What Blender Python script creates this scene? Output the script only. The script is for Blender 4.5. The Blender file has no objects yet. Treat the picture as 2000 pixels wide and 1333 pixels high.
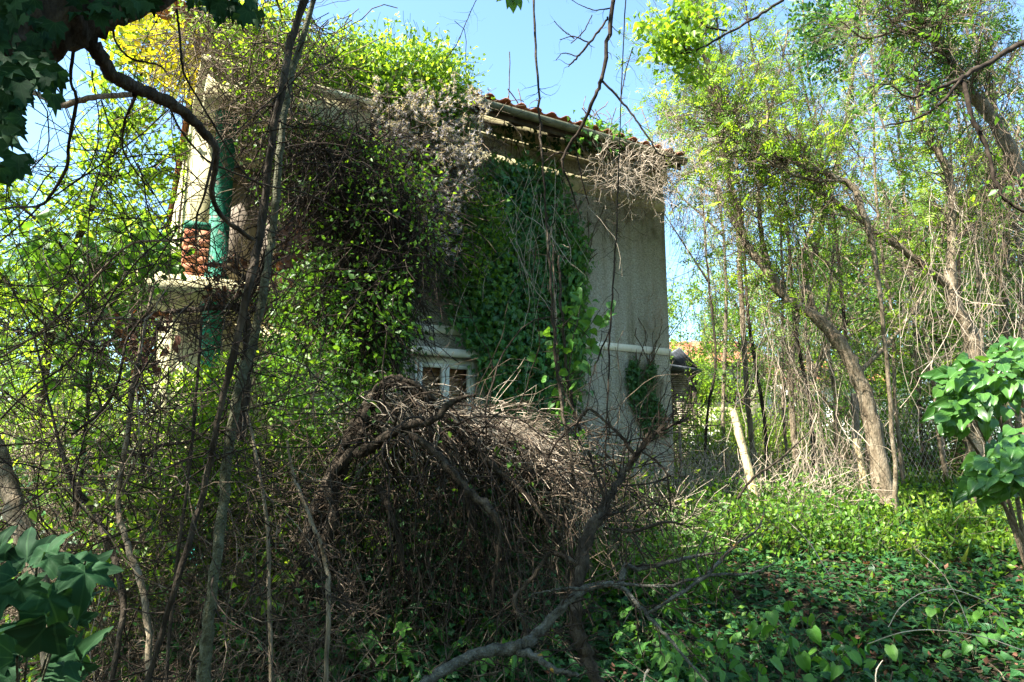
import bpy, math, random
import numpy as np
from mathutils import Matrix, Vector
rng = np.random.default_rng(11); random.seed(11)
S = bpy.context.scene; COL = S.collection
R = math.radians
# ------------------------------------------------------------------ camera, light, exposure
F = 1280.0; PITCH = R(9.5); EYE = np.array([0, 0, 1.5])
cam = bpy.data.cameras.new('camera'); cam.sensor_width = 36; cam.lens = F/2000*36; cam.clip_end = 2000; cam.clip_start = .05
co = bpy.data.objects.new('camera', cam); co.location = EYE; co.rotation_euler = (R(90)+PITCH, 0, 0); COL.objects.link(co); S.camera = co
SUN = np.array([-.89, -.475, 1.22]); SUN = SUN/np.linalg.norm(SUN)
W = bpy.data.worlds.new('World'); S.world = W; W.use_nodes = True
nt = W.node_tree; bg = nt.nodes['Background']; sk = nt.nodes.new('ShaderNodeTexSky'); sk.sky_type = 'NISHITA'; sk.sun_disc = False
sk.sun_elevation = math.asin(SUN[2]); sk.sun_rotation = math.atan2(SUN[0], SUN[1]); sk.air_density = 1.0; sk.dust_density = 1.2; sk.ozone_density = .4
wb = nt.nodes.new('ShaderNodeMix'); wb.data_type = 'RGBA'; wb.blend_type = 'MULTIPLY'; wb.inputs[0].default_value = 1; nt.links.new(sk.outputs[0], wb.inputs[6]); wb.inputs[7].default_value = (.80, 1.0, 1.04, 1); nt.links.new(wb.outputs[2], bg.inputs[0]); bg.inputs[1].default_value = .09
sl = bpy.data.lights.new('sun', 'SUN'); sl.energy = 5.0; sl.angle = R(.5); sl.color = (1, .94, .84)
so = bpy.data.objects.new('sun', sl); so.rotation_euler = Vector(SUN).to_track_quat('Z', 'Y').to_euler(); so.location = (0, 0, 30); COL.objects.link(so)
S.view_settings.view_transform = 'Standard'; S.view_settings.look = 'None'; S.view_settings.gamma = 1; S.view_settings.exposure = 2.5
S.cycles.max_bounces = 7; S.cycles.diffuse_bounces = 4; S.cycles.glossy_bounces = 2; S.cycles.transmission_bounces = 4; S.cycles.transparent_max_bounces = 4
# ------------------------------------------------------------------ helpers
cp, sp = math.cos(PITCH), math.sin(PITCH)
def ray(px, py):
    px, py = np.broadcast_arrays(np.asarray(px, float), np.asarray(py, float))
    u = (px-1000)/F; v = (666.5-py)/F
    return np.stack([u, cp-v*sp, sp+v*cp], -1)
def P(px, py, d):                       # the point seen at a pixel of the photo, d metres ahead
    r = ray(px, py); return EYE + r*(np.asarray(d, float)/r[..., 1])[..., None]
def nz(a): return a/np.maximum(np.linalg.norm(a, axis=-1, keepdims=True), 1e-9)
def U(a, b, n=None): return rng.uniform(a, b, n)
def sst(a, b, x):
    t = np.clip((x-a)/(b-a), 0, 1); return t*t*(3-2*t)
def terrain(x, y):
    x = np.asarray(x, float); y = np.asarray(y, float)
    r = sst(-1.5, 2.5, x)
    z = r*(.95*sst(4, 11.5, y)) + (1-r)*(.75*sst(3.2, 8.5, y)) + .02*np.maximum(y-12, 0)
    return z + .05*np.sin(x*1.7+.5)*np.cos(y*1.3) + .03*np.sin(x*3.9+y*2.7)

def mk_mesh(name, V, F_, mat=None, rnd=None, luv=None, smooth=False):
    V = np.ascontiguousarray(V, dtype=np.float32).reshape(-1, 3); F_ = np.asarray(F_, dtype=np.int32)
    k = F_.shape[1]; me = bpy.data.meshes.new(name)
    me.vertices.add(len(V)); me.vertices.foreach_set('co', V.ravel())
    me.loops.add(F_.size); me.loops.foreach_set('vertex_index', F_.ravel())
    me.polygons.add(len(F_)); me.polygons.foreach_set('loop_start', np.arange(0, F_.size, k, dtype=np.int32))
    me.polygons.foreach_set('loop_total', np.full(len(F_), k, dtype=np.int32))
    if smooth: me.polygons.foreach_set('use_smooth', np.ones(len(F_), dtype=bool))
    if rnd is not None:
        at = me.attributes.new('rnd', 'FLOAT', 'POINT'); at.data.foreach_set('value', np.ascontiguousarray(rnd, dtype=np.float32))
    if luv is not None:
        at = me.attributes.new('luv', 'FLOAT_VECTOR', 'POINT'); at.data.foreach_set('vector', np.ascontiguousarray(luv, dtype=np.float32).ravel())
    me.update(calc_edges=True)
    if mat: me.materials.append(mat)
    return me
def root(name, label, cat, loc, group=None):
    o = bpy.data.objects.new(name, None); o.empty_display_size = .2; o.location = Vector([float(c) for c in loc]); COL.objects.link(o)
    o['label'] = label; o['category'] = cat
    if group: o['group'] = group
    return o
def add(name, V, F_, mat, parent=None, **kw):
    kind = kw.pop('kind', None); label = kw.pop('label', None); cat = kw.pop('cat', None); group = kw.pop('group', None)
    V = np.asarray(V, float).reshape(-1, 3)
    if parent is not None: V = V - np.array(parent_loc(parent))
    me = mk_mesh(name, V, F_, mat, **kw); o = bpy.data.objects.new(name, me); COL.objects.link(o)
    if parent is not None: o.parent = parent
    if kind: o['kind'] = kind
    if label: o['label'] = label
    if cat: o['category'] = cat
    if group: o['group'] = group
    return o
def parent_loc(p):
    l = Vector(p.location); q = p.parent
    while q is not None: l = l + q.location; q = q.parent
    return l
def cat_meshes(lst):
    Vs, Fs, off = [], [], 0
    for V, F_ in lst:
        V = np.asarray(V, float).reshape(-1, 3); Vs.append(V); Fs.append(np.asarray(F_)+off); off += len(V)
    return np.concatenate(Vs), np.concatenate(Fs)
BOXF = np.array([[0,3,2,1],[4,5,6,7],[0,1,5,4],[1,2,6,5],[2,3,7,6],[3,0,4,7]])
def box8(f, a0, a1, b0, b1, c0, c1):     # f maps local (a,b,c) to the world
    return np.array([f(a, b, c) for c in (c0, c1) for a, b in ((a0, b0), (a1, b0), (a1, b1), (a0, b1))]), BOXF

# ---- tubes
def tubes(paths, rad, sides=3, rough=0.):
    paths = np.asarray(paths, float); N, K, _ = paths.shape; rad = np.broadcast_to(rad, (N, K))
    T = np.empty_like(paths); T[:, 1:-1] = paths[:, 2:]-paths[:, :-2]; T[:, 0] = paths[:, 1]-paths[:, 0]; T[:, -1] = paths[:, -1]-paths[:, -2]
    T = nz(T); ch = np.abs(T.mean(1)); ref = np.zeros((N, 3)); ref[np.arange(N), ch.argmin(1)] = 1
    s = nz(np.cross(T, ref[:, None, :])); u = np.cross(s, T)
    th = np.arange(sides)*2*math.pi/sides
    rr = rad[:, :, None]*np.ones(sides)
    if rough: rr = rr*(1+rough*(rng.random((N, K, sides))-.5)*2)
    V = paths[:, :, None, :] + rr[..., None]*(np.cos(th)[:, None]*s[:, :, None, :]+np.sin(th)[:, None]*u[:, :, None, :])
    base = (np.arange(N)*K*sides)[:, None, None]; k = np.arange(K-1)[None, :, None]*sides; j = np.arange(sides)[None, None, :]; j2 = (j+1) % sides
    F_ = np.stack([base+k+j, base+k+j2, base+k+sides+j2, base+k+sides+j], -1).reshape(-1, 4)
    return V.reshape(-1, 3), F_
def wander(st, d, L, K, wig=.3, bias=(0, 0, 0)):
    st = np.asarray(st, float); N = len(st); d = nz(np.asarray(d, float)); out = np.empty((N, K, 3)); out[:, 0] = st
    step = np.broadcast_to(np.asarray(L, float), (N,))/(K-1); b = np.asarray(bias, float)
    for k in range(1, K):
        d = nz(d + rng.normal(0, wig, (N, 3)) + b); out[:, k] = out[:, k-1]+d*step[:, None]
    return out
def spawn(paths, rad, n, lo, hi, ang=.9, K=6, wig=.2, bias=(0, 0, 0), tmin=.2, tmax=1., rs=.5, rmax=1e9, end=.25):
    N, K0, _ = paths.shape; rad = np.broadcast_to(rad, (N, K0))
    i = rng.integers(0, N, n); t = U(tmin, tmax, n)*(K0-1.001); k = t.astype(int); f = (t-k)[:, None]
    p = paths[i, k]*(1-f)+paths[i, k+1]*f; T = nz(paths[i, k+1]-paths[i, k]); r = np.minimum(rad[i, k]*rs, rmax)
    q = nz(np.cross(T, rng.normal(0, 1, (n, 3)))); a = ang*U(.6, 1.3, n)[:, None]
    d = T*np.cos(a)+q*np.sin(a); L = U(lo, hi, n)
    return wander(p, d, L, K, wig, bias), r[:, None]*np.linspace(1, end, K)
def on_paths(paths, n, tmin=.2, spread=.05):
    N, K, _ = paths.shape; i = rng.integers(0, N, n); t = U(tmin, 1, n)*(K-1.001); k = t.astype(int); f = (t-k)[:, None]
    return paths[i, k]*(1-f)+paths[i, k+1]*f+rng.normal(0, spread, (n, 3))
def smooth_path(pts, w, n):              # Catmull-Rom through control points
    pts = np.asarray(pts, float); m = len(pts); e = np.vstack([2*pts[0]-pts[1], pts, 2*pts[-1]-pts[-2]])
    t = np.linspace(0, m-1.0001, n); k = t.astype(int); f = (t-k)[:, None]
    a, b, c, d = e[k], e[k+1], e[k+2], e[k+3]
    q = .5*((2*b)+(c-a)*f+(2*a-5*b+4*c-d)*f**2+(3*b-a-3*c+d)*f**3)
    w = np.asarray(w, float); return q, w[k]*(1-f[:, 0])+w[np.minimum(k+1, m-1)]*f[:, 0]
def hero(pts, n=None, jit=.35):          # pts: (px, py, depth, width in px) -> path, radius
    pts = np.asarray(pts, float); p = P(pts[:, 0], pts[:, 1], pts[:, 2]); r = pts[:, 3]*.41*pts[:, 2]/F
    n = n or max(12, len(pts)*5); q, rr = smooth_path(p, r, n); q = q+rng.normal(0, 1, q.shape)*np.minimum(rr*jit, .007)[:, None]
    rr = rr*U(.9, 1.1, len(rr)); return q[None], rr[None]

# ---- leaves
def fan(outline, mid):                   # outline points + a mid point lowered: folded leaf
    V = [mid]+outline; n = len(outline); return np.array(V, float), np.array([[0, i, i % n+1] for i in range(1, n+1)])
T_QUAD = (np.array([[0, 0, 0], [-.3, .45, .08], [0, 1, -.06], [.3, .45, .08]], float), np.array([[0, 1, 2], [0, 2, 3]]))
T_OVAL = fan([[0, 0, 0], [-.27, .25, .05], [-.3, .55, .05], [0, 1, -.12], [.3, .55, .05], [.27, .25, .05]], [0, .45, -.04])
T_LEAF = fan([[0, 0, 0], [-.31, .42, .05], [0, 1, -.1], [.31, .42, .05]], [0, .42, -.04])
T_IVYS = fan([[0, 0, 0], [-.48, .12, -.02], [-.22, .42, .04], [0, 1, -.1], [.22, .42, .04], [.48, .12, -.02]], [0, .3, -.03])
T_IVY = fan([[0, 0, 0], [-.3, -.12, .03], [-.52, .2, -.03], [-.28, .34, .04], [-.3, .62, .0], [-.12, .62, .04], [0, 1, -.1], [.12, .62, .04], [.3, .62, .0], [.28, .34, .04], [.52, .2, -.03], [.3, -.12, .03]], [0, .3, -.03])
T_MAPLE = fan([[0, 0, 0], [-.22, -.1, .0], [-.5, -.02, -.06], [-.38, .16, .03], [-.62, .42, -.08], [-.34, .4, .04], [-.36, .72, -.05], [-.16, .6, .05], [0, 1, -.12], [.16, .6, .05], [.36, .72, -.05], [.34, .4, .04], [.62, .42, -.08], [.38, .16, .03], [.5, -.02, -.06], [.22, -.1, .0]], [0, .28, -.03])
def lobed(n=45):
    th = np.linspace(0, 2*math.pi, n, endpoint=False); lob = [(0, 1., .62), (.95, .82, .55), (-.95, .82, .55), (1.85, .6, .5), (-1.85, .6, .5)]; V = [[0, .22, 0]]; F_ = []
    def rad(t):
        t = (t+math.pi) % (2*math.pi)-math.pi; r = .36*(1-(abs(t)/math.pi)**6*.8)
        for a, l, w in lob: r = max(r, l*.78*max(0, 1-abs(t-a)/w)**.62)
        return r*(1+.05*math.sin(t*23))
    for q in (.4, .72, 1.):
        for t in th:
            r = rad(t)*q; x, y = r*math.sin(t), r*math.cos(t); fold = .05*abs(math.sin(t*2.5))*q; V.append([x, y+.22, -.22*r*r+fold+.03*math.sin(3*x+4*y)])
    for i in range(n): F_.append([0, 1+i, 1+(i+1) % n])
    for k in range(2):
        for i in range(n):
            a = 1+k*n+i; b = 1+k*n+(i+1) % n; F_ += [[a, a+n, b+n], [a, b+n, b]]
    return np.array(V), np.array(F_)
T_LOBED = lobed()
def heart(droop=.25, fold=.08):
    ys = [0, .12, .32, .55, .78, 1.0]; ws = [.0, .3, .4, .34, .18, 0]; V, F_ = [], []
    for y, w in zip(ys, ws):
        z = -droop*y*y; yb = y if y > 0 else .0
        V += [[-w, yb-.1*(y == .12), z+fold*(w > 0)], [-w*.5, yb, z+fold*.75*(w > 0)], [0, y+.04*(y == 0), z], [w*.5, yb, z+fold*.75*(w > 0)], [w, yb-.1*(y == .12), z+fold*(w > 0)]]
    for i in range(5):
        for j in range(4):
            a = i*5+j; F_ += [[a, a+5, a+6], [a, a+6, a+1]]
    return np.array(V, float), np.array(F_)
T_HEART = heart()
def spray(n=7, w=.16):
    V, F_ = [], []
    for i in range(n):
        t = .18+.7*(i//2)/(n//2); s = -1 if i % 2 else 1
        if i == n-1: b, dx, dy = (0, .88), 0, .34
        else: b, dx, dy = (0, t), s*.34, .2
        L = math.hypot(dx, dy); nx, ny = -dy/L*w*.5, dx/L*w*.5; o = len(V); z = .03*s
        V += [[b[0], b[1], 0], [b[0]+dx*.45+nx, b[1]+dy*.45+ny, .03], [b[0]+dx, b[1]+dy, -.06], [b[0]+dx*.45-nx, b[1]+dy*.45-ny, .03]]
        F_ += [[o, o+1, o+2], [o, o+2, o+3]]
    return np.array(V, float), np.array(F_)
T_SPRAY = spray()
def leaves(tmpl, pos, d, nrm, size):
    TV, TF = tmpl; N = len(pos); m = len(TV); d = nz(d); s = nz(np.cross(d, nrm)); u = np.cross(s, d)
    size = np.broadcast_to(np.asarray(size, float), (N,))[:, None, None]; wx = U(.8, 1.15, N)[:, None, None]; cz = U(.3, 2.6, N)[:, None, None]
    V = pos[:, None, :]+size*(TV[None, :, 0:1]*wx*s[:, None, :]+TV[None, :, 1:2]*d[:, None, :]+TV[None, :, 2:3]*cz*u[:, None, :])
    F_ = (TF[None]+(np.arange(N)*m)[:, None, None]).reshape(-1, 3)
    return dict(V=V.reshape(-1, 3), F_=F_, rnd=np.repeat(rng.random(N), m), luv=np.tile(TV, (N, 1)))
def rdir(n, z=0., zs=1.):
    v = rng.normal(0, 1, (n, 3)); v[:, 2] = v[:, 2]*zs+z; return nz(v)
def add_leaves(name, tmpl, pos, mat, parent=None, size=(.05, .08), up=.7, droop=-.3, kind='stuff', d=None, nrm=None, **kw):
    n = len(pos); d = rdir(n, droop) if d is None else d; nrm = rdir(n, up) if nrm is None else nrm
    L = leaves(tmpl, pos, d, nrm, U(size[0], size[1], n)); return add(name, L['V'], L['F_'], mat, parent, rnd=L['rnd'], luv=L['luv'], kind=kind, **kw)
LEAFMESH = {}
def leaf_parts(parent, tmpl, key, pos, d, nrm, size, mat, name='leaf'):   # each leaf an object that shares its mesh
    ms = LEAFMESH.get((key, mat.name))
    if ms is None:
        ms = []
        for i in range(5):
            V = tmpl[0].copy(); V[:, 2] = V[:, 2]*(.3+.6*i) - (.05*i)*V[:, 1]**2 + .03*np.sin(V[:, 0]*9+i); V[:, 0] *= .85+.08*i; V[:, 0] += (.05*(i-2))*V[:, 1]**2
            ms.append(mk_mesh(name, V, tmpl[1], mat, rnd=np.full(len(V), .1+.2*i), luv=tmpl[0], smooth=key in ('heart', 'lobed')))
        LEAFMESH[(key, mat.name)] = ms
    d = nz(d); s = nz(np.cross(d, nrm)); u = np.cross(s, d); off = np.array(parent_loc(parent))
    for i in range(len(pos)):
        o = bpy.data.objects.new(name, ms[i % 5]); COL.objects.link(o); o.parent = parent; z = float(size[i])
        M = Matrix.Identity(4)
        for r_ in range(3):
            M[r_][0] = s[i, r_]*z; M[r_][1] = d[i, r_]*z; M[r_][2] = u[i, r_]*z; M[r_][3] = pos[i, r_]-off[r_]
        o.matrix_local = M

# ---- materials
def newmat(name):
    m = bpy.data.materials.new(name); m.use_nodes = True; n = m.node_tree; b = n.nodes['Principled BSDF']; return m, n, b
def nd(n, t, **kw):
    x = n.nodes.new(t)
    for k, v in kw.items(): setattr(x, k, v)
    return x
def ramp(n, stops):
    r = nd(n, 'ShaderNodeValToRGB'); e = r.color_ramp.elements
    while len(e) < len(stops): e.new(.5)
    for i, (p, c) in enumerate(stops): e[i].position = p; e[i].color = (*c, 1)
    return r
def math_n(n, op, a, b=None):
    x = nd(n, 'ShaderNodeMath', operation=op)
    for i, v in enumerate((a, b)):
        if v is None: continue
        if isinstance(v, (int, float)): x.inputs[i].default_value = v
        else: n.links.new(v, x.inputs[i])
    return x.outputs[0]
def leafmat(name, cols, trans=.45, tmul=1.7, rough=.45, vein=None, spec=.35):
    m, n, b = newmat(name); L = n.links.new
    at = nd(n, 'ShaderNodeAttribute', attribute_name='rnd'); oi = nd(n, 'ShaderNodeObjectInfo')
    no = nd(n, 'ShaderNodeTexNoise'); ge = nd(n, 'ShaderNodeNewGeometry'); no.inputs['Scale'].default_value = .9; L(ge.outputs['Position'], no.inputs['Vector'])
    v = math_n(n, 'ADD', at.outputs['Fac'], oi.outputs['Random']); v = math_n(n, 'FRACT', v)
    v = math_n(n, 'MULTIPLY', v, .7); v2 = math_n(n, 'MULTIPLY', no.outputs['Fac'], .6); v = math_n(n, 'ADD', v, v2); v = math_n(n, 'SUBTRACT', v, .13)
    r = ramp(n, [(i/(len(cols)-1), c) for i, c in enumerate(cols)]); L(v, r.inputs[0]); c = r.outputs[0]
    if vein:
        la = nd(n, 'ShaderNodeAttribute', attribute_name='luv'); sx = nd(n, 'ShaderNodeSeparateXYZ'); L(la.outputs['Vector'], sx.inputs[0])
        a = math_n(n, 'ARCTAN2', sx.outputs[0], math_n(n, 'ADD', sx.outputs[1], .02)); q = math_n(n, 'DIVIDE', a, .62); q = math_n(n, 'ADD', q, 100.5); q = math_n(n, 'FRACT', q); q = math_n(n, 'SUBTRACT', q, .5); q = math_n(n, 'ABSOLUTE', q)
        ln = nd(n, 'ShaderNodeVectorMath', operation='LENGTH'); L(la.outputs['Vector'], ln.inputs[0]); q = math_n(n, 'MULTIPLY', q, ln.outputs['Value']); q = math_n(n, 'LESS_THAN', q, .022)
        q = math_n(n, 'MULTIPLY', q, .55); mx = nd(n, 'ShaderNodeMix', data_type='RGBA'); L(q, mx.inputs[0]); L(c, mx.inputs[6]); mx.inputs[7].default_value = (*vein, 1); c = mx.outputs[2]
    L(c, b.inputs['Base Color']); b.inputs['Roughness'].default_value = rough; b.inputs['Specular IOR Level'].default_value = spec
    tr = nd(n, 'ShaderNodeBsdfTranslucent'); g = nd(n, 'ShaderNodeMix', data_type='RGBA', blend_type='MULTIPLY'); g.inputs[0].default_value = 1; L(c, g.inputs[6]); g.inputs[7].default_value = (tmul*1.25, tmul*1.1, tmul*.45, 1); L(g.outputs[2], tr.inputs[0])
    ms = nd(n, 'ShaderNodeMixShader'); ms.inputs[0].default_value = trans; L(b.outputs[0], ms.inputs[1]); L(tr.outputs[0], ms.inputs[2]); L(ms.outputs[0], n.nodes['Material Output'].inputs[0])
    return m
def surf(name, cols, scale=5, stretch=(1, 1, 1), rough=.9, bump=.4, bscale=None, bdist=.02, spec=.12, detail=6, metal=0, spots=None, streak=False):
    m, n, b = newmat(name); L = n.links.new; ge = nd(n, 'ShaderNodeNewGeometry'); mp = nd(n, 'ShaderNodeMapping'); mp.inputs['Scale'].default_value = stretch
    L(ge.outputs['Position'], mp.inputs[0]); no = nd(n, 'ShaderNodeTexNoise'); no.inputs['Scale'].default_value = scale; no.inputs['Detail'].default_value = detail; no.inputs['Roughness'].default_value = .65; L(mp.outputs[0], no.inputs['Vector'])
    k = len(cols); r = ramp(n, [(.3+.4*i/max(k-1, 1), c) for i, c in enumerate(cols)]); L(no.outputs['Fac'], r.inputs[0]); c = r.outputs[0]
    if spots:
        col, sc, th = spots; n3 = nd(n, 'ShaderNodeTexNoise'); n3.inputs['Scale'].default_value = sc; n3.inputs['Detail'].default_value = 3; L(ge.outputs['Position'], n3.inputs['Vector'])
        rr = ramp(n, [(th, (0, 0, 0)), (th+.05, (1, 1, 1))]); L(n3.outputs['Fac'], rr.inputs[0]); mx = nd(n, 'ShaderNodeMix', data_type='RGBA'); L(rr.outputs[0], mx.inputs[0]); L(c, mx.inputs[6]); mx.inputs[7].default_value = (*col, 1); c = mx.outputs[2]
    if streak:                           # rain streaks and grime running down the wall
        m2 = nd(n, 'ShaderNodeMapping'); m2.inputs['Scale'].default_value = (5, 5, .35); L(ge.outputs['Position'], m2.inputs[0]); n4 = nd(n, 'ShaderNodeTexNoise'); n4.inputs['Scale'].default_value = 1.4; n4.inputs['Detail'].default_value = 7; L(m2.outputs[0], n4.inputs['Vector'])
        r4 = ramp(n, [(.35, (1, 1, 1)), (.58, (.86, .84, .78)), (.72, (.55, .54, .46))]); L(n4.outputs['Fac'], r4.inputs[0]); mx = nd(n, 'ShaderNodeMix', data_type='RGBA', blend_type='MULTIPLY'); mx.inputs[0].default_value = 1; L(c, mx.inputs[6]); L(r4.outputs[0], mx.inputs[7]); c = mx.outputs[2]
    L(c, b.inputs['Base Color']); b.inputs['Roughness'].default_value = rough; b.inputs['Specular IOR Level'].default_value = spec; b.inputs['Metallic'].default_value = metal
    n2 = nd(n, 'ShaderNodeTexNoise'); n2.inputs['Scale'].default_value = bscale or scale*3; n2.inputs['Detail'].default_value = 5; L(mp.outputs[0], n2.inputs['Vector'])
    bu = nd(n, 'ShaderNodeBump'); bu.inputs['Strength'].default_value = bump; bu.inputs['Distance'].default_value = bdist; L(n2.outputs['Fac'], bu.inputs['Height']); L(bu.outputs[0], b.inputs['Normal'])
    return m
M = {}
M['bark'] = surf('shade_darkened_bark', [(.012, .009, .006), (.04, .031, .022), (.10, .08, .058)], 16, (1, 1, .35), bump=1, bscale=70, bdist=.02)  # albedo lowered so the colour holds the shade on foreground wood
M['bark_tan'] = surf('tan_bark', [(.07, .052, .033), (.17, .135, .09), (.28, .235, .17)], 16, (1, 1, .3), bump=1, bscale=70, bdist=.02)
M['bark_grey'] = surf('grey_lichen_bark', [(.03, .027, .02), (.07, .068, .055), (.14, .14, .12)], 24, bump=1, bscale=90, bdist=.02, spots=((.34, .20, .03), 9, .66))
M['bark_green'] = surf('mossy_bark', [(.035, .032, .02), (.085, .085, .05), (.14, .145, .10)], 34, bump=1, bscale=90, bdist=.02)
M['twig'] = surf('dry_twig', [(.03, .021, .014), (.10, .074, .05), (.26, .205, .15)], 12, bump=.3, bscale=80, bdist=.003)
M['twig_dark'] = surf('shade_darkened_twig', [(.010, .007, .005), (.03, .022, .016), (.075, .057, .042)], 12, bump=.3, bscale=80, bdist=.003)  # dry twig darkened in colour to stand for stems in shade
M['twig_pale'] = surf('bleached_sunlit_twig', [(.24, .19, .13), (.40, .33, .25), (.55, .47, .37)], 3, bump=.3, bscale=80, bdist=.003)  # paleness covers both bleaching and sunlight on lit stems
M['soil'] = surf('leaf_litter', [(.018, .014, .009), (.05, .038, .024), (.09, .07, .045)], 6, bump=1, bscale=25, bdist=.05)
M['g_bright'] = leafmat('fresh_leaf', [(.06, .14, .014), (.13, .24, .024), (.25, .36, .045)], .5, 1.9)
M['g_mix'] = leafmat('mixed_leaf', [(.02, .07, .015), (.05, .13, .018), (.10, .21, .02), (.18, .30, .035)], .42, 1.7)
M['g_mid'] = leafmat('green_leaf', [(.035, .10, .015), (.07, .17, .022), (.12, .24, .03)], .42, 1.6)
M['g_deep'] = leafmat('deep_green_leaf', [(.018, .062, .016), (.03, .10, .022), (.06, .15, .03)], .3, 1.4, rough=.4)
M['g_yellow'] = leafmat('yellow_leaf', [(.16, .26, .02), (.34, .36, .02), (.50, .36, .03)], .5, 1.5)
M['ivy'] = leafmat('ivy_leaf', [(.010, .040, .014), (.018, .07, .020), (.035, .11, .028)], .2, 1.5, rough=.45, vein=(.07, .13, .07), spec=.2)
M['ivy_lightened'] = leafmat('lightened_ivy_leaf', [(.02, .08, .022), (.042, .15, .034), (.085, .24, .048)], .28, 1.5, rough=.4, vein=(.08, .16, .08), spec=.4)  # ivy colour raised to make up for the facade's shade
M['lilac'] = leafmat('lilac_leaf', [(.03, .10, .02), (.055, .145, .026), (.08, .19, .032)], .38, 1.5, rough=.33, vein=(.14, .26, .08), spec=.5)
M['weed'] = leafmat('weed_leaf', [(.03, .11, .02), (.06, .17, .025), (.10, .23, .03)], .4, 1.6, rough=.5, vein=(.10, .2, .06))
M['near_leaf'] = leafmat('shade_darkened_leaf', [(.006, .026, .010), (.010, .04, .014), (.018, .055, .018)], .16, 1.2, rough=.7, vein=(.03, .08, .03), spec=.12)  # leaf colour lowered to stand for shade on near leaves
M['dead_leaf'] = leafmat('withered_leaf', [(.06, .025, .015), (.12, .05, .03), (.20, .10, .06)], .25, 1.2, rough=.8)
M['fluff'] = leafmat('seed_fluff', [(.30, .27, .31), (.42, .39, .43), (.55, .52, .56)], .4, 1.0, rough=.9)
M['grass'] = leafmat('grass_blade', [(.06, .14, .02), (.12, .22, .03), (.25, .28, .08)], .45, 1.5)
M['plaster'] = surf('roughcast_render', [(.27, .262, .22), (.40, .388, .33), (.52, .507, .44)], 42, (1, 1, 1), rough=.95, bump=1.0, bscale=48, bdist=.05, detail=3, spots=((.21, .195, .14), 1.1, .6), streak=True)
M['cream'] = surf('cream_render', [(.32, .29, .15), (.45, .41, .24), (.52, .48, .31)], 1.8, (1, 1, .4), rough=.9, bump=.4, bscale=30, bdist=.006, spots=((.22, .20, .12), 4, .62))
M['white'] = surf('white_paint', [(.58, .57, .48), (.76, .75, .66), (.82, .81, .73)], 6, (1, 1, .5), rough=.6, bump=.4, bscale=40, bdist=.004)
M['tile'] = surf('clay_tile', [(.20, .07, .035), (.34, .13, .07), (.42, .20, .12)], 3, rough=.85, bump=.5, bscale=40, bdist=.006, spots=((.12, .11, .08), 7, .6))
M['brick'] = surf('red_brick', [(.26, .08, .04), (.36, .14, .08), (.44, .22, .14)], 12, rough=.9, bump=.6, bscale=60, bdist=.006)
M['wood_dark'] = surf('weathered_dark_wood', [(.02, .016, .012), (.05, .04, .03), (.09, .075, .055)], 6, (1, 1, 1), rough=.85, bump=.5)
M['wood_grey'] = surf('grey_wood', [(.12, .10, .08), (.24, .20, .16), (.34, .30, .25)], 7, (1, 1, .3), rough=.85, bump=.6, bscale=50, bdist=.006)
M['post'] = surf('post_wood', [(.22, .17, .09), (.42, .34, .19), (.56, .47, .30)], 14, (1, 1, .2), rough=.9, bump=1, bscale=60, bdist=.02, spots=((.12, .10, .06), 14, .6))
M['green_paint'] = surf('green_paint', [(.012, .09, .055), (.02, .15, .095), (.05, .20, .14)], 9, rough=.6, bump=.5, spots=((.14, .13, .10), 14, .6))
M['teal_paint'] = surf('teal_paint', [(.02, .26, .21), (.035, .34, .28), (.08, .38, .32)], 9, rough=.6, bump=.5, spots=((.16, .17, .13), 12, .6))
M['metal'] = surf('zinc_gutter', [(.07, .07, .04), (.13, .13, .085), (.18, .175, .12)], 7, rough=.6, bump=.2, metal=.2)
M['wire'] = surf('rusty_wire', [(.18, .16, .13), (.34, .31, .27), (.45, .42, .38)], 30, rough=.6, bump=.2, metal=.4)
M['tarp'] = surf('dark_roofing_felt', [(.02, .024, .03), (.05, .06, .07), (.12, .13, .15)], 4, rough=.5, bump=.5)
M['interior'] = surf('dark_interior', [(.02, .018, .015), (.05, .04, .03)], 4, rough=.9, bump=.1)
M['blind'] = surf('brown_blind', [(.36, .18, .10), (.52, .30, .17), (.6, .38, .24)], 8, (.3, .3, 4), rough=.8, bump=.2)
M['lavender'] = surf('lavender_window_backing', [(.22, .22, .40), (.34, .34, .55), (.42, .42, .6)], 3, (3, 3, .3), rough=.9, bump=.3)
g, n_, b_ = newmat('window_glass'); b_.inputs['Base Color'].default_value = (.9, .92, .9, 1); b_.inputs['Roughness'].default_value = .06; b_.inputs['Transmission Weight'].default_value = 1; b_.inputs['IOR'].default_value = 1.02; b_.inputs['Specular IOR Level'].default_value = 1; M['glass'] = g

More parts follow.
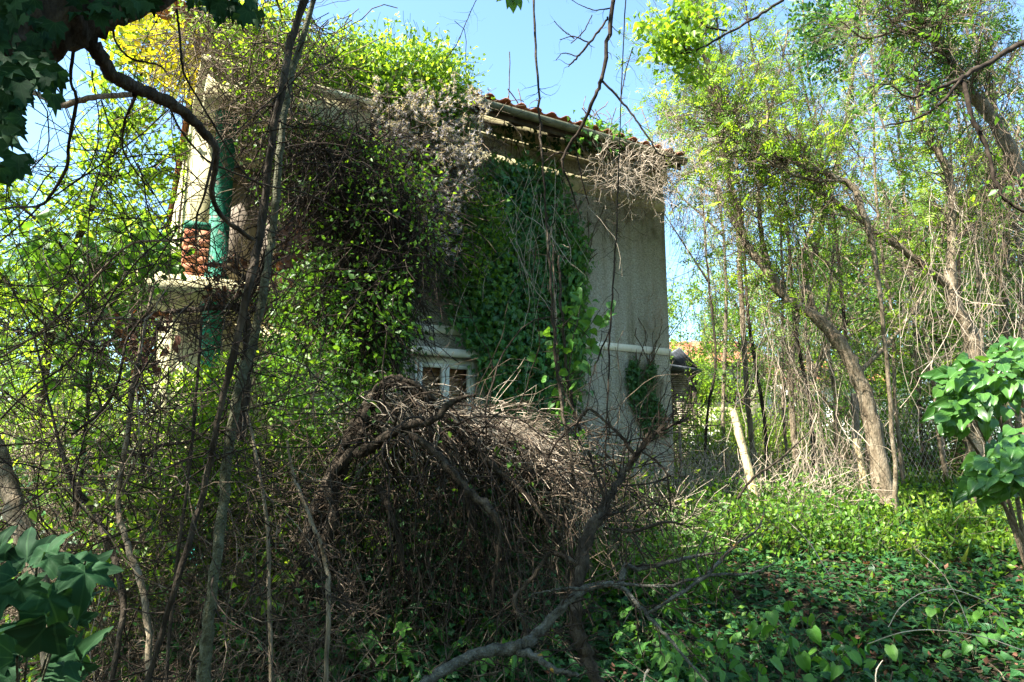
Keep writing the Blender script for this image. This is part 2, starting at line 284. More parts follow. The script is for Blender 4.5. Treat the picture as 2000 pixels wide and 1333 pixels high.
def wood_part(name, path, rad, mat, parent, sides=9, rough=.1, **kw):
    V, F_ = tubes(path, rad, sides, rough); return add(name, V, F_, M[mat], parent, smooth=True, **kw)
def woody(name, label, cat, trunk, branches=(), mat='bark', group=None, twigs=0, twl=(.2, .6), twig_r=.006, twmat=None, fine=0, leafn=0, leafmat_='g_bright', leafsize=(.05, .08), tmpl=T_QUAD, bias=(0, 0, 0), base=None, leafspread=.06, tname='trunk', tmin0=.1, sides=9, K=7, wig=.28, fine_r=.0035, rough=.1):
    """a trunk or stem with named branches, a mass of twigs and leaves"""
    q, r = trunk; b = base if base is not None else (q[0, 0] if q[0, 0, 2] < q[0, -1, 2] else q[0, -1])
    rt = root(name, label, cat, b, group); wood_part(tname, q, r, mat, rt, sides, rough); allp = [(q, r)]
    for bq, br in branches: wood_part('branch', bq, br, mat, rt, 7, rough); allp.append((bq, br))
    tp = []
    if twigs:
        vf = []
        for i in range(len(allp)):
            L = np.linalg.norm(np.diff(allp[i][0][0], axis=0), axis=1).sum(); allp[i] = allp[i]+(L,)
        tot = sum(a[2] for a in allp)
        for a in allp:
            n = max(2, int(twigs*a[2]/tot)); tq, trd = spawn(a[0], a[1], n, twl[0], twl[1], .95, K, wig, bias, tmin0 if a is allp[0] else .1, 1, .45, twig_r); vf.append(tubes(tq, trd, 3)); tp.append(tq)
            if fine:
                fq, fr = spawn(tq, trd, max(3, int(fine*a[2]/tot)), twl[0]*.4, twl[1]*.6, .8, 5, wig, bias, .2, 1, .6, fine_r); vf.append(tubes(fq, fr, 3)); tp.append(fq[:, :, :] if fq.shape[1] == K else None)
        tw_paths = [t for t in tp if t is not None]
        add('twigs', *cat_meshes(vf), M[twmat or mat], rt, kind='stuff')
        if leafn:
            src = fq if fine else None
            pos = np.concatenate([on_paths(t, max(1, int(leafn*len(t)/sum(len(x) for x in tw_paths))), .3, leafspread) for t in tw_paths])
            add_leaves('foliage', tmpl, pos, M[leafmat_], rt, leafsize)
    return rt

# ================================================================== THE SETTING: ground
def grid_ground():
    xs = np.concatenate([np.linspace(-400, -30, 12), np.linspace(-28, 28, 160), np.linspace(30, 400, 12)]); ys = np.concatenate([np.linspace(-60, -6, 10), np.linspace(-5, 30, 110), np.linspace(32, 900, 20)])
    X, Y = np.meshgrid(xs, ys); Z = terrain(X, Y)+rng.normal(0, .015, X.shape); Z[Y > 60] = terrain(0, 60)
    V = np.stack([X, Y, Z], -1).reshape(-1, 3); nx, ny = len(xs), len(ys); i = (np.arange(ny-1)[:, None]*nx+np.arange(nx-1)[None]).ravel()
    return add('ground', V, np.stack([i, i+1, i+nx+1, i+nx], 1), M['soil'], kind='structure', smooth=True)
grid_ground()
# ================================================================== THE HOUSE
C0 = np.array([2.34, 9.62, 0.]); DW = np.array([.866, .5, 0]); NW = np.array([.5, -.866, 0])
def H(t, o, z): return C0-DW*t+NW*o+np.array([0, 0, z])
def wallhit(px, py, off=0.):            # where a pixel's ray meets the facade plane, off metres in front of it
    r = ray(px, py); s = ((C0-EYE)@NW+off)/(r@NW); return EYE+r*np.asarray(s)[..., None]
def tz(px, py):
    p = wallhit(np.array(px), np.array(py)); return float((C0-p)@DW), float(p[2])
LEN = 6.5; DEP = 8.0; ZB = .3; ZT = 5.9; BAND = 2.94
house = root('abandoned_house', 'abandoned two-storey house with grey roughcast walls, overgrown by ivy and vines', 'house', H(LEN/2, -DEP/2, ZB))
def hpart(name, boxes, mat, parent=house, **kw): return add(name, *cat_meshes(boxes), M[mat], parent, **kw)
w1 = (*tz(812, 700), *tz(934, 700)); tl, tr_ = w1[0], w1[2]
WIN = [(tr_, tl, 1.45, tz(890, 700)[1]), (tz(955, 400)[0], tz(800, 400)[0], 3.75, 4.74)]
LOG = (5.0, 6.5, 2.95, 4.75)
def facade():
    holes = WIN+[(5.35, 6.2, 2.97, 4.55)]
    ts = sorted({0, LEN}|{h[0] for h in holes}|{h[1] for h in holes}); zs = sorted({ZB, ZT, 2.9}|{h[2] for h in holes}|{h[3] for h in holes}); V, F1 = [], []
    def quad(a, b, c, d): o = len(V); V.extend([a, b, c, d]); F1.append([o, o+1, o+2, o+3])
    for i in range(len(ts)-1):
        for j in range(len(zs)-1):
            t0, t1, z0, z1 = ts[i], ts[i+1], zs[j], zs[j+1]; tc, zc = (t0+t1)/2, (z0+z1)/2
            if any(h[0] < tc < h[1] and h[2] < zc < h[3] for h in holes): continue
            quad(H(t1, 0, z0), H(t0, 0, z0), H(t0, 0, z1), H(t1, 0, z1))
    for h0, h1, z0, z1 in holes:
        e = -.22
        quad(H(h0, 0, z0), H(h0, e, z0), H(h0, e, z1), H(h0, 0, z1)); quad(H(h1, e, z0), H(h1, 0, z0), H(h1, 0, z1), H(h1, e, z1))
        quad(H(h1, 0, z0), H(h1, e, z0), H(h0, e, z0), H(h0, 0, z0)); quad(H(h1, e, z1), H(h1, 0, z1), H(h0, 0, z1), H(h0, e, z1))
    return np.array(V), np.array(F1)
add('wall', *facade(), M['plaster'], house, label='grey roughcast front wall')
hpart('wall', [box8(H, 0, .25, -DEP, -.004, ZB, ZT)], 'plaster'); hpart('wall', [box8(H, LEN-.25, LEN, -DEP, -.004, ZB, ZT)], 'cream'); hpart('wall', [box8(H, .254, LEN-.254, -DEP, -DEP+.25, ZB, ZT)], 'plaster')
hpart('floor', [box8(H, .26, LEN-.26, -DEP+.26, -.26, 2.8, 2.92)], 'interior')
# string course (two runs), frieze and cornice
t_w = WIN[0][1]
hpart('string_course', [box8(H, -.02, LEN, .003, .015, BAND-.05, BAND+.05)], 'white')
hpart('frieze', [box8(H, -.01, LEN, .003, .012, 5.10, 5.36)], 'cream')
hpart('cornice', [box8(H, -.03, LEN, .003, .07, 5.60, 5.89)], 'cream'); hpart('cornice', [box8(H, -.04, LEN, .003, .078, 5.555, 5.597)], 'cream')
SLO = math.tan(R(24))
def HS(t, o, z): return H(t, o, z-SLO*(o-.62))
hpart('roof_boarding', [box8(HS, .21, LEN+.06, -.1, .585, 5.655, 5.675)], 'wood_dark')
for k in range(11): hpart('rafter', [box8(HS, .25+k*.61, .35+k*.61, .0, .56, 5.55, 5.652)], 'wood_dark')
hpart('fascia_board', [box8(H, .21, LEN+.06, .588, .606, 5.52, 5.67)], 'wood_dark')
# gutter: half round
def gutter():
    ts = np.linspace(.19, LEN+.1, 24); V, F1 = [], []; m = 8
    for i, t in enumerate(ts):
        sag = .012*math.sin(t*1.1)
        for j in range(m):
            a = math.pi+math.pi*j/(m-1); V.append(H(t, .665+.055*math.cos(a), 5.655+.075*math.sin(a)+sag))
    for i in range(len(ts)-1):
        for j in range(m-1): a = i*m+j; F1.append([a, a+m, a+m+1, a+1])
    o = add('gutter', np.array(V), np.array(F1), M['metal'], house, smooth=True); md = o.modifiers.new('thick', 'SOLIDIFY'); md.thickness = .006
gutter()
# hip roof of clay tiles; eave rows are single tiles
SL = math.tan(R(24)); E0 = .62
def RF(t, s, h=0): return H(t, E0-s*math.cos(R(24)), 5.685+s*math.sin(R(24))+h)
RH = (DEP/2+E0)*SL
rt0 = np.array([H(.2, E0, 5.68), H(LEN+.08, E0, 5.68), H(LEN+.08, -DEP-E0, 5.68), H(.2, -DEP-E0, 5.68), H(LEN/2-.6, -DEP/2, 5.68+RH), H(LEN/2+.6, -DEP/2, 5.68+RH)])
roof = add('roof', rt0, np.array([[0, 1, 5, 4], [2, 3, 4, 5], [1, 2, 5, 5], [3, 0, 4, 4]])[:2], M['tile'], house)
add('roof', rt0, np.array([[1, 2, 5], [3, 0, 4]]), M['tile'], house)
def tile_mesh():
    V, F1 = [], []; m = 7
    for y in (0, .42):
        for j in range(m):
            x = (j/(m-1)-.5)*.235; z = .026*math.sin(j/(m-1)*math.pi*2)+(.0 if y else .022); V.append([x, y, z])
    for y in (0, .42):
        for j in range(m): V.append([V[j][0], y, V[j+(m if y else 0)][2]-.016])
    for j in range(m-1): F1 += [[j, j+1, j+m+1, j+m], [2*m+j+m, 2*m+j+m+1, 2*m+j+1, 2*m+j], [2*m+j, 2*m+j+1, j+1, j]]
    return mk_mesh('roof_tile', np.array(V), np.array(F1), M['tile'], smooth=False)
tm = tile_mesh(); hl = Vector(house.location); Mb = Matrix(((-DW[0], -NW[0]*math.cos(R(24)), 0, 0), (-DW[1], -NW[1]*math.cos(R(24)), 0, 0), (0, math.sin(R(24)), 1, 0), (0, 0, 0, 1)))
for r_ in range(6):
    for k in range(34):
        t = .3+k*.225; s = -.06+r_*.34
        if t < -.5+s*.93+.05: continue
        if t > LEN+.5-s*.93: continue
        o = bpy.data.objects.new('roof_tile', tm); COL.objects.link(o); o.parent = house; mm = Mb.copy(); p = RF(t, s, .065+rng.normal(0, .004)); mm.translation = Vector(p)-hl; o.matrix_local = mm @ Matrix.Rotation(rng.normal(0, .025), 4, 'Z')
# windows
def window(h, panes, backmat):
    t0, t1, z0, z1 = h; e0, e1 = -.13, -.07
    fr = add('window', *cat_meshes([box8(H, t0, t0+.06, e0, e1, z0, z1), box8(H, t1-.06, t1, e0, e1, z0, z1), box8(H, t0+.06, t1-.06, e0, e1, z1-.07, z1), box8(H, t0+.06, t1-.06, e0, e1, z0, z0+.07)]), M['white'], house)
    fr['label'] = 'white framed window'
    w = (t1-t0-.12)/panes
    for k in range(panes):
        a = t0+.06+k*w; b = a+w
        sash = [box8(H, a+.003, a+.05, e0+.01, e1+.015, z0+.073, z1-.073), box8(H, b-.05, b-.003, e0+.01, e1+.015, z0+.073, z1-.073), box8(H, a+.05, b-.05, e0+.01, e1+.015, z1-.12, z1-.073), box8(H, a+.05, b-.05, e0+.01, e1+.015, z0+.073, z0+.12)]
        add('sash', *cat_meshes(sash), M['white'], fr); add('pane', *box8(H, a+.05, b-.05, e0+.03, e0+.034, z0+.12, z1-.12), M['glass'], fr)
    # slatted blind or lavender backing behind the glass
    if backmat == 'blind':
        add('blind', *cat_meshes([box8(H, t0+.06, t1-.06, -.20-.004*(k % 2), -.18, z0+.06+k*.055, z0+.11+k*.055) for k in range(int((z1-z0-.1)/.055))]), M['blind'], fr)
    else:
        add('curtain', *cat_meshes([box8(H, t0+.06+k*.06, t0+.12+k*.06, -.24-.02*(k % 2), -.2, z0, z1) for k in range(int((t1-t0-.1)/.06))]), M[backmat], fr)  # upright lavender folds set behind the panes
window(WIN[0], 2, 'blind'); window(WIN[1], 3, 'lavender')
for h, m in ((WIN[0], 'white'), (WIN[1], 'white')):
    hpart('lintel', [box8(H, h[0]-.12, h[1]+.12, .002, .07, h[3]+.01, h[3]+.10)], m); hpart('window_sill', [box8(H, h[0]-.1, h[1]+.1, -.06, .09, h[2]-.06, h[2]-.003)], m)
# loggia with balcony slab, column, beam and brick pier at the left end
bal = hpart('balcony_slab', [box8(H, 5.2, LEN+.4, .006, 1.25, 2.78, 2.94)], 'cream')
hpart('balcony_beam', [box8(H, 5.0, LEN+.0, .75, 1.12, 4.56, 4.90)], 'cream', label='cream concrete beam above the balcony')
hpart('balcony_roof', [box8(H, 4.95, LEN+.06, .06, 1.2, 4.903, 4.97)], 'cream')
hpart('balcony_wall', [box8(H, 4.55, 5.2, .01, .06, 2.99, 4.9)], 'cream'); hpart('balcony_wall', [box8(H, 6.2, LEN, .01, .06, 2.99, 4.9)], 'cream')
hpart('ground_floor_wall', [box8(H, 4.6, LEN, .008, .05, ZB, 2.775)], 'cream')
hpart('balcony_door', [box8(H, 5.4, 5.78, -.15, -.1, 2.98, 4.5), box8(H, 5.8, 6.16, -.15, -.1, 2.98, 4.5)], 'wood_grey')
def column(px, py, d, z0, z1, r, mat, lab):
    p = P(px, py, d); a = np.linspace(0, 2*math.pi, 17)[:-1]; zs = [z0, z0+.08, z0+.081, z1-.081, z1-.08, z1]; rr = [r*1.25, r*1.25, r, r*.97, r*1.2, r*1.2]; V = []; F1 = []
    for z, q in zip(zs, rr): V += [[p[0]+q*math.cos(t), p[1]+q*math.sin(t), z] for t in a]
    for i in range(5):
        for j in range(16): F1.append([i*16+j, i*16+(j+1) % 16, i*16+16+(j+1) % 16, i*16+16+j])
    o = add('column', np.array(V), np.array(F1), M[mat], house, smooth=True, label=lab)
column(410, 680, 5.62, .2, 2.775, .088, 'teal_paint', 'bright teal painted column below the balcony')
column(410, 680, 5.62, 2.945, 4.555, .088, 'green_paint', 'dark green painted column above the balcony')
bx_, by_, bz_ = P(378, 575, 5.6)
bt = float((C0-np.array([bx_, by_, 0]))@DW); bo = float((np.array([bx_, by_, 0])-C0)@NW)
pier = hpart('brick_pier', [box8(H, bt-.085, bt+.085, bo-.105, bo+.085, 2.945, 3.42)], 'cream')
hpart('cap', [box8(H, bt-.12, bt+.12, bo-.12, bo+.12, 3.423, 3.48)], 'green_paint', parent=pier)
for r_ in range(6):
    for k in range(2):
        a = bt-.112+(k*.115)+(.0 if r_ % 2 else .01); add('brick', *box8(H, a, a+.103, bo+.088, bo+.112+rng.uniform(0, .01), 2.95+r_*.078, 2.95+r_*.078+.064), M['brick'], pier)
        add('brick', *box8(H, bt+.088, bt+.112+rng.uniform(0, .008), bo-.10+k*.1, bo-.10+k*.1+.09, 2.95+r_*.078, 2.95+r_*.078+.064), M['brick'], pier)

# ================================================================== PLANTS ON THE HOUSE
def inpoly(px, py, poly):
    poly = np.array(poly, float); x0, y0 = poly[:, 0], poly[:, 1]; x1, y1 = np.roll(x0, -1), np.roll(y0, -1); c = np.zeros(len(px), bool)
    for a, b, c_, d in zip(x0, y0, x1, y1):
        m = ((b > py) != (d > py)) & (px < (c_-a)*(py-b)/(d-b+1e-9)+a); c ^= m
    return c
def rpoly(poly, n):
    poly = np.array(poly, float); lo, hi = poly.min(0), poly.max(0); out = np.empty((0, 2))
    while len(out) < n:
        q = np.stack([U(lo[0], hi[0], n*2), U(lo[1], hi[1], n*2)], 1); out = np.vstack([out, q[inpoly(q[:, 0], q[:, 1], poly)]])
    return out[:n]
def wall_ivy(name, label, poly, n, nparts, size, thick, mat, edge=14, tm_=T_IVY, key='ivy'):
    q = rpoly(poly, n)+rng.normal(0, edge, (n, 2)); off = rng.beta(1.5, 3, n)*thick+.02; pos = wallhit(q[:, 0], q[:, 1], off)
    rt = root(name, label, 'ivy', wallhit(np.mean([p[0] for p in poly]), max(p[1] for p in poly), .05))
    d = nz(np.array([0, 0, -1.])+rng.normal(0, .45, (n, 3))); nr = nz(NW*1.0+np.array([0, 0, .5])+rng.normal(0, .5, (n, 3))); sz = U(size[0], size[1], n)
    idx = np.argsort(-off); a, b = idx[:nparts], idx[nparts:]
    leaf_parts(rt, tm_, key, pos[a], d[a], nr[a], sz[a], mat); L = leaves(T_IVYS if tm_ is T_IVY else T_LEAF, pos[b], d[b], nr[b], sz[b]); add('foliage', L['V'], L['F_'], mat, rt, rnd=L['rnd'], luv=L['luv'], kind='stuff')
    m = max(8, n//60); s = rpoly(poly, m); st = wallhit(s[:, 0], s[:, 1], .02); st = wander(st, np.tile([0, 0, 1.], (m, 1)), U(.4, 1.1, m), 8, .22, -NW*.02); add('stems', *tubes(st, U(.004, .009, (m, 1))), M['twig'], rt, kind='stuff')
    return rt
IVY1 = [(945, 315), (1040, 312), (1095, 335), (1118, 420), (1140, 500), (1132, 560), (1128, 640), (1135, 700), (1118, 790), (1060, 835), (985, 805), (955, 745), (930, 680), (885, 610), (862, 545), (862, 470), (895, 380), (920, 330)]
wall_ivy('climbing_ivy', 'dense dark ivy climbing the middle of the grey wall from ground to eaves', IVY1, 8500, 300, (.06, .105), .30, M['ivy_lightened'])
wall_ivy('climbing_ivy', 'lighter young ivy shoots scattered over the dark wall ivy', IVY1, 1500, 160, (.05, .09), .42, M['g_mid'])
wall_ivy('climbing_ivy', 'bright narrow strip of creeper along the right edge of the big ivy', [(1108, 440), (1140, 470), (1142, 590), (1130, 740), (1112, 800), (1090, 800), (1100, 700), (1115, 560)], 1500, 200, (.05, .10), .4, M['weed'], 8, T_OVAL, 'oval')
wall_ivy('climbing_ivy', 'small two-pronged ivy creeping up the wall near the right corner', [(1232, 702), (1246, 702), (1252, 745), (1262, 760), (1266, 710), (1280, 710), (1276, 770), (1296, 800), (1302, 850), (1262, 850), (1240, 800), (1224, 750)], 2600, 160, (.035, .06), .10, M['g_deep'], 3)
wall_ivy('climbing_ivy', 'creeper with dangling leaves under the eaves and cornice', [(965, 235), (1010, 245), (1080, 262), (1130, 270), (1200, 285), (1190, 300), (1060, 290), (960, 262)], 200, 70, (.05, .09), .3, M['ivy'], 8)
wall_ivy('climbing_ivy', 'fresh green creeper hanging over the gutter right of the bare branch', [(1120, 238), (1160, 245), (1230, 268), (1228, 290), (1170, 282), (1120, 265)], 700, 120, (.05, .10), .9, M['weed'], 10, T_IVY)

def RP(q, d0, d1): n = len(q); return P(q[:, 0], q[:, 1], U(d0, d1, n))
# --- clematis on the roof and hanging over the facade
def seed_heads(pos, r=(.025, .05), sp=14):
    n = len(pos); d = nz(rng.normal(0, 1, (n, sp, 3))); p = nz(np.cross(d, rng.normal(0, 1, (n, sp, 3)))); L = U(r[0], r[1], (n, 1, 1)); c = pos[:, None, :]
    V = np.stack([c+p*.005, c-p*.005, c+d*L+p*.004+rng.normal(0, .004, (n, sp, 3)), ], 2); F_ = np.arange(n*sp*3).reshape(-1, 3)
    return dict(V=V.reshape(-1, 3), F_=F_, rnd=np.repeat(rng.random(n), sp*3), luv=np.zeros((n*sp*3, 3)))
def off_wall(q, lo, hi): return wallhit(q[:, 0], q[:, 1], U(lo, hi, len(q)))
clem = root('traveller_joy_vine', 'wild clematis with grey fluffy seed heads spilling from the roof over the facade', 'vine', H(3.2, .8, .5))
q = rpoly([(650, 170), (760, 160), (900, 170), (950, 205), (948, 300), (890, 400), (860, 520), (800, 560), (700, 480), (640, 300)], 1700); st = off_wall(q, .15, 1.0)
c1 = wander(st, rdir(1700, -1.2), U(.3, .9, 1700), 7, .35, (0, 0, -.08)); add('twigs', *tubes(c1, U(.0022, .0055, (1700, 1))), M['twig'], clem, kind='stuff')
q = rpoly([(700, 160), (930, 175), (952, 230), (948, 300), (910, 380), (880, 500), (770, 500), (740, 300)], 1500)
cl = rng.normal(0, .05, (1500, 3)); sh = off_wall(q, .8, 1.45)[rng.integers(0, 420, 1500)]+cl; D = seed_heads(sh); add('seed_heads', D['V'], D['F_'], M['fluff'], clem, rnd=D['rnd'], luv=D['luv'], kind='stuff')
TOPP = [(560, 75), (640, 105), (700, 90), (750, 105), (800, 100), (850, 105), (900, 150), (930, 195), (880, 230), (820, 235), (740, 220), (660, 190), (580, 150)]
q = rpoly(TOPP, 1200); sg = off_wall(q, .3, 1.0); c2 = wander(sg, rdir(1200, .9), U(.15, .5, 1200), 6, .3, (0, 0, .03)); add('shoots', *tubes(c2, .0025), M['g_mid'], clem, kind='stuff')
add_leaves('foliage', T_LEAF, on_paths(c2, 10500, .0, .05), M['g_bright'], clem, (.035, .075))
q = rpoly([(800, 200), (900, 180), (930, 260), (880, 290), (800, 270)], 300); add_leaves('foliage', T_LEAF, off_wall(np.repeat(q, 6, 0)+rng.normal(0, 8, (1800, 2)), .3, .9), M['g_mid'], clem, (.04, .08))
q = rpoly([(690, 230), (800, 260), (880, 320), (950, 330), (1000, 420), (940, 560), (890, 480), (800, 620), (700, 700), (640, 500)], 3800); add_leaves('foliage', T_LEAF, off_wall(q, .2, 1.0), M['g_bright'], clem, (.03, .06))
# fresh shoots hanging in front of the upper window
woody('young_creeper', 'bright green young creeper dangling in front of the dark wall ivy', 'vine', hero([(905, 335, 7.6, 5), (925, 390, 7.5, 4), (950, 430, 7.4, 4), (945, 500, 7.4, 3), (930, 560, 7.4, 2)]), [], 'bark', twigs=60, twl=(.25, .7), fine=60, leafn=750, leafmat_='g_mid', tmpl=T_LEAF, leafsize=(.05, .09), tname='stem', sides=5)
# dry twig curtain
lc = rpoly([(440, 230), (560, 200), (860, 330), (860, 500), (760, 600), (560, 500)], 260)
cur = root('dry_vine_curtain', 'dark curtain of tangled dry vine stems hanging in front of the house', 'vine', P(700, 1000, 6.2)); add_leaves('foliage', T_LEAF, np.repeat(RP(lc, 5.0, 6.2), 13, 0)+rng.normal(0, .08, (260*13, 3)), M['g_mix'], cur, (.03, .06))
q = rpoly([(520, 200), (600, 180), (700, 190), (790, 260), (810, 400), (790, 520), (760, 620), (700, 680), (600, 640), (560, 480), (530, 300)], 1500); st = RP(q, 5.2, 6.4)
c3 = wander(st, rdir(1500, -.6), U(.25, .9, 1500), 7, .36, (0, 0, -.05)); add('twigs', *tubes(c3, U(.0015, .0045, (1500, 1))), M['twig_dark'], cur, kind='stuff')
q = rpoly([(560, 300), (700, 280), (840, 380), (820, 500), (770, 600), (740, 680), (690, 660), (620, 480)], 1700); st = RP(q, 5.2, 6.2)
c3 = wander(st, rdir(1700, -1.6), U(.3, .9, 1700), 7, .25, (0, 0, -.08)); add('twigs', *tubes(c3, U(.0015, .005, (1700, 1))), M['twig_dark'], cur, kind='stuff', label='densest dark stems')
q = rpoly([(560, 480), (700, 520), (800, 560), (800, 700), (760, 760), (560, 900), (500, 700)], 330); add_leaves('foliage', T_LEAF, np.repeat(RP(q, 4.9, 6.2), 17, 0)+rng.normal(0, .075, (5610, 3)), M['g_mid'], cur, (.035, .07))
q = rpoly([(620, 620), (780, 560), (800, 620), (790, 740), (700, 760)], 160); add_leaves('foliage', T_LEAF, np.repeat(RP(q, 5.5, 6.4), 14, 0)+rng.normal(0, .08, (2240, 3)), M['g_deep'], cur, (.04, .075))
# thick stems in the curtain
q = rpoly([(365, 725), (450, 715), (500, 1000), (330, 1000)], 230); add_leaves('foliage', T_LEAF, np.repeat(RP(q, 4.7, 5.2), 14, 0)+rng.normal(0, .06, (230*14, 3)), M['g_bright'], cur, (.035, .07), label='bright leaves round the column')
for k, (lab, pts) in enumerate([
    ('twisted vine stem arching left across the dry vine curtain', [(860, 520, 5.6, 10), (790, 440, 5.5, 14), (720, 405, 5.4, 16), (640, 390, 5.3, 14), (570, 395, 5.2, 9)]),
    ('dark vine stem hanging straight down left of the lower window', [(720, 380, 5.8, 9), (745, 470, 5.7, 14), (760, 560, 5.7, 18), (765, 660, 5.6, 20), (775, 760, 5.6, 18)]),
    ('crooked vine stem slanting down from the upper window', [(640, 300, 5.7, 8), (700, 420, 5.6, 10), (780, 500, 5.6, 9), (830, 610, 5.6, 6)]),
    ('vine stem looping high under the balcony beam', [(560, 330, 5, 8), (600, 290, 5, 9), (640, 300, 5, 9), (680, 340, 5.1, 6)])]):
    woody('vine_stem', lab, 'vine', hero(pts), [], 'bark', twigs=90, twl=(.2, .7), twmat='twig_dark', fine=120, tname='stem', sides=7, bias=(0, 0, -.08), group='thick stems in the dry vine curtain')
# hanging bleached vines over the ivy
def strings(name, label, poly, n, dr, L, mat, r=(.002, .005), wig=.14, group=None, z=-3, K=12, bias=(0, 0, -.1)):
    q = rpoly(poly, n); st = RP(q, *dr) if dr[0] > 0 else off_wall(q, -dr[0], -dr[1]); rt = root(name, label, 'vine', st[:, :].mean(0)-np.array([0, 0, 1.]), group)
    c = wander(st, rdir(n, z), U(L[0], L[1], n), K, wig, bias); add('stems', *tubes(c, U(r[0], r[1], (n, 1))), M[mat], rt, kind='stuff')
    f, fr = spawn(c, .003, n*3, .08, .35, .8, 6, .3, (0, 0, -.05)); add('twigs', *tubes(f, fr*0+U(.0012, .0025, (n*3, 1))), M[mat], rt, kind='stuff'); return rt
strings('bleached_vine', 'pale dry vines trailing down over the dark wall ivy', [(970, 340), (1090, 300), (1105, 460), (1000, 460), (960, 420)], 34, (-.35, -.7), (.6, 2.6), 'twig_pale')
strings('bleached_vine', 'frizz of bleached dead stems hanging off the eaves at the right corner', [(1160, 300), (1290, 290), (1315, 330), (1300, 400), (1230, 370), (1160, 350)], 420, (-.1, -.9), (.2, .7), 'twig_pale', (.002, .0045), .42, z=-.4, bias=(0, 0, -.03))
strings('bleached_vine', 'curled spray of pale dead stems clinging to the wall beside the right corner', [(1275, 520), (1300, 500), (1308, 620), (1290, 640), (1262, 600)], 26, (-.06, -.3), (.3, .6), 'twig_pale', (.002, .0045), .4, z=-.3)
strings('bleached_vine', 'thin dry tendrils trailing across the bare grey wall', [(1130, 330), (1240, 340), (1280, 420), (1200, 470), (1130, 420)], 40, (-.05, -.5), (.3, .9), 'twig', (.0015, .003), .4, z=-.6)

# ================================================================== TREES, hero ones on the right
def tree_r(label, trunk, branches=(), **kw):
    d = dict(mat='bark_tan', twigs=260, twl=(.4, 1.3), fine=1500, leafn=5000, leafmat_='g_bright', leafsize=(.05, .09), group='trees right of the house', twig_r=.009, twmat='twig', fine_r=.0028, tmin0=.5); d.update(kw)  # tan bark in place of dark puts sunlight into the trunk colour
    if d['leafn'] > 1000: d['leafn'] = int(d['leafn']/5.2); d['tmpl'] = T_SPRAY; d['leafsize'] = (.09, .2)
    return woody('leaning_tree', label, 'tree', trunk, branches, **d)
tree_r('thick trunk leaning left from the wire fence, draped in dry vines', hero([(1730, 985, 8.7, 60), (1722, 940, 8.7, 48), (1700, 810, 8.7, 36), (1674, 732, 8.7, 34), (1636, 665, 8.7, 32), (1587, 616, 8.7, 28), (1535, 582, 8.8, 26), (1500, 530, 8.8, 22), (1460, 480, 9.1, 16), (1430, 380, 9, 12), (1400, 260, 8.9, 8)], 60),
    [hero([(1505, 537, 9.2, 14), (1480, 400, 9.3, 10), (1500, 250, 9.4, 6), (1480, 120, 9.5, 4)]), hero([(1590, 616, 9.4, 14), (1570, 500, 9.6, 10), (1600, 380, 9.8, 7), (1560, 250, 10, 4)]), hero([(1674, 732, 9.6, 12), (1760, 640, 10, 9), (1830, 520, 10.2, 6), (1850, 400, 10.3, 4)])], mat='bark_tan', leafn=5000, fine=1100, twigs=220)
tree_r('slender tree right of the leaning trunk whose long bough reaches to the upper left', hero([(1905, 985, 9.0, 50), (1905, 800, 9.0, 40), (1900, 670, 9, 36), (1858, 575, 9, 30), (1860, 480, 9, 22), (1850, 330, 9, 18), (1800, 250, 9, 14), (1790, 120, 9, 10), (1785, 0, 9, 8)], 55),
    [hero([(1858, 565, 9, 20), (1780, 500, 8.9, 17), (1700, 445, 8.8, 15), (1640, 400, 8.7, 12), (1590, 370, 8.7, 8), (1520, 350, 8.7, 5)]), hero([(1860, 480, 9, 14), (1950, 380, 9.2, 10), (1990, 250, 9.3, 7)])], leafn=6000, fine=1150)
tree_r('bough curving from the right edge down to the left above the leaning trunk', hero([(1750, 1000, 8.5, 11), (1740, 800, 8.3, 10), (1710, 520, 8.1, 11), (1684, 409, 8, 16), (1653, 356, 8, 15), (1568, 324, 8, 13), (1512, 303, 8, 11), (1441, 275, 8, 9), (1416, 226, 8, 7), (1385, 170, 8, 4)], 55),
    [hero([(1653, 356, 8, 9), (1560, 345, 7.8, 6), (1480, 300, 7.7, 4)])], leafn=3800, fine=1100)
tree_r('brown sunlit tree entering the picture at the upper right corner', hero([(2060, 1000, 7.5, 50), (2040, 700, 7.5, 44), (2030, 450, 7.5, 36), (1990, 330, 7.5, 32), (1928, 219, 7.4, 30), (1878, 162, 7.3, 30), (1829, 81, 7.2, 28), (1794, 35, 7.1, 24), (1750, -60, 7, 20)], 60),
    [hero([(1828, 81, 7.2, 10), (1760, 60, 7.1, 8), (1690, 75, 7, 6), (1640, 40, 6.9, 3)])], mat='bark_tan', leafn=3000, fine=1100, leafmat_='g_mid')
tree_r('dark bare forked bough reaching in from the right edge', hero([(2120, 40, 5.5, 18), (2000, 82, 5.5, 15), (1960, 105, 5.5, 14), (1900, 140, 5.5, 13), (1860, 162, 5.5, 10), (1800, 185, 5.5, 8), (1775, 190, 5.5, 6), (1735, 166, 5.5, 4), (1700, 170, 5.5, 3)]),
    [hero([(1880, 150, 5.5, 9), (1840, 200, 5.5, 8), (1790, 232, 5.5, 6), (1730, 246, 5.5, 4)]), hero([(1880, 160, 5.5, 12), (1896, 226, 5.5, 11), (1928, 293, 5.5, 10), (1945, 353, 5.5, 9), (1965, 391, 5.5, 8), (2010, 420, 5.5, 7)]), hero([(1800, 185, 5.5, 6), (1785, 150, 5.5, 5), (1788, 110, 5.5, 3)]), hero([(1840, 200, 5.5, 4), (1790, 170, 5.5, 3), (1780, 260, 5.5, 3)])], mat='twig_dark', twigs=40, twl=(.1, .5), fine=30, leafn=160, leafmat_='g_mid', base=P(2120, 40, 5.5), twmat='twig_dark')
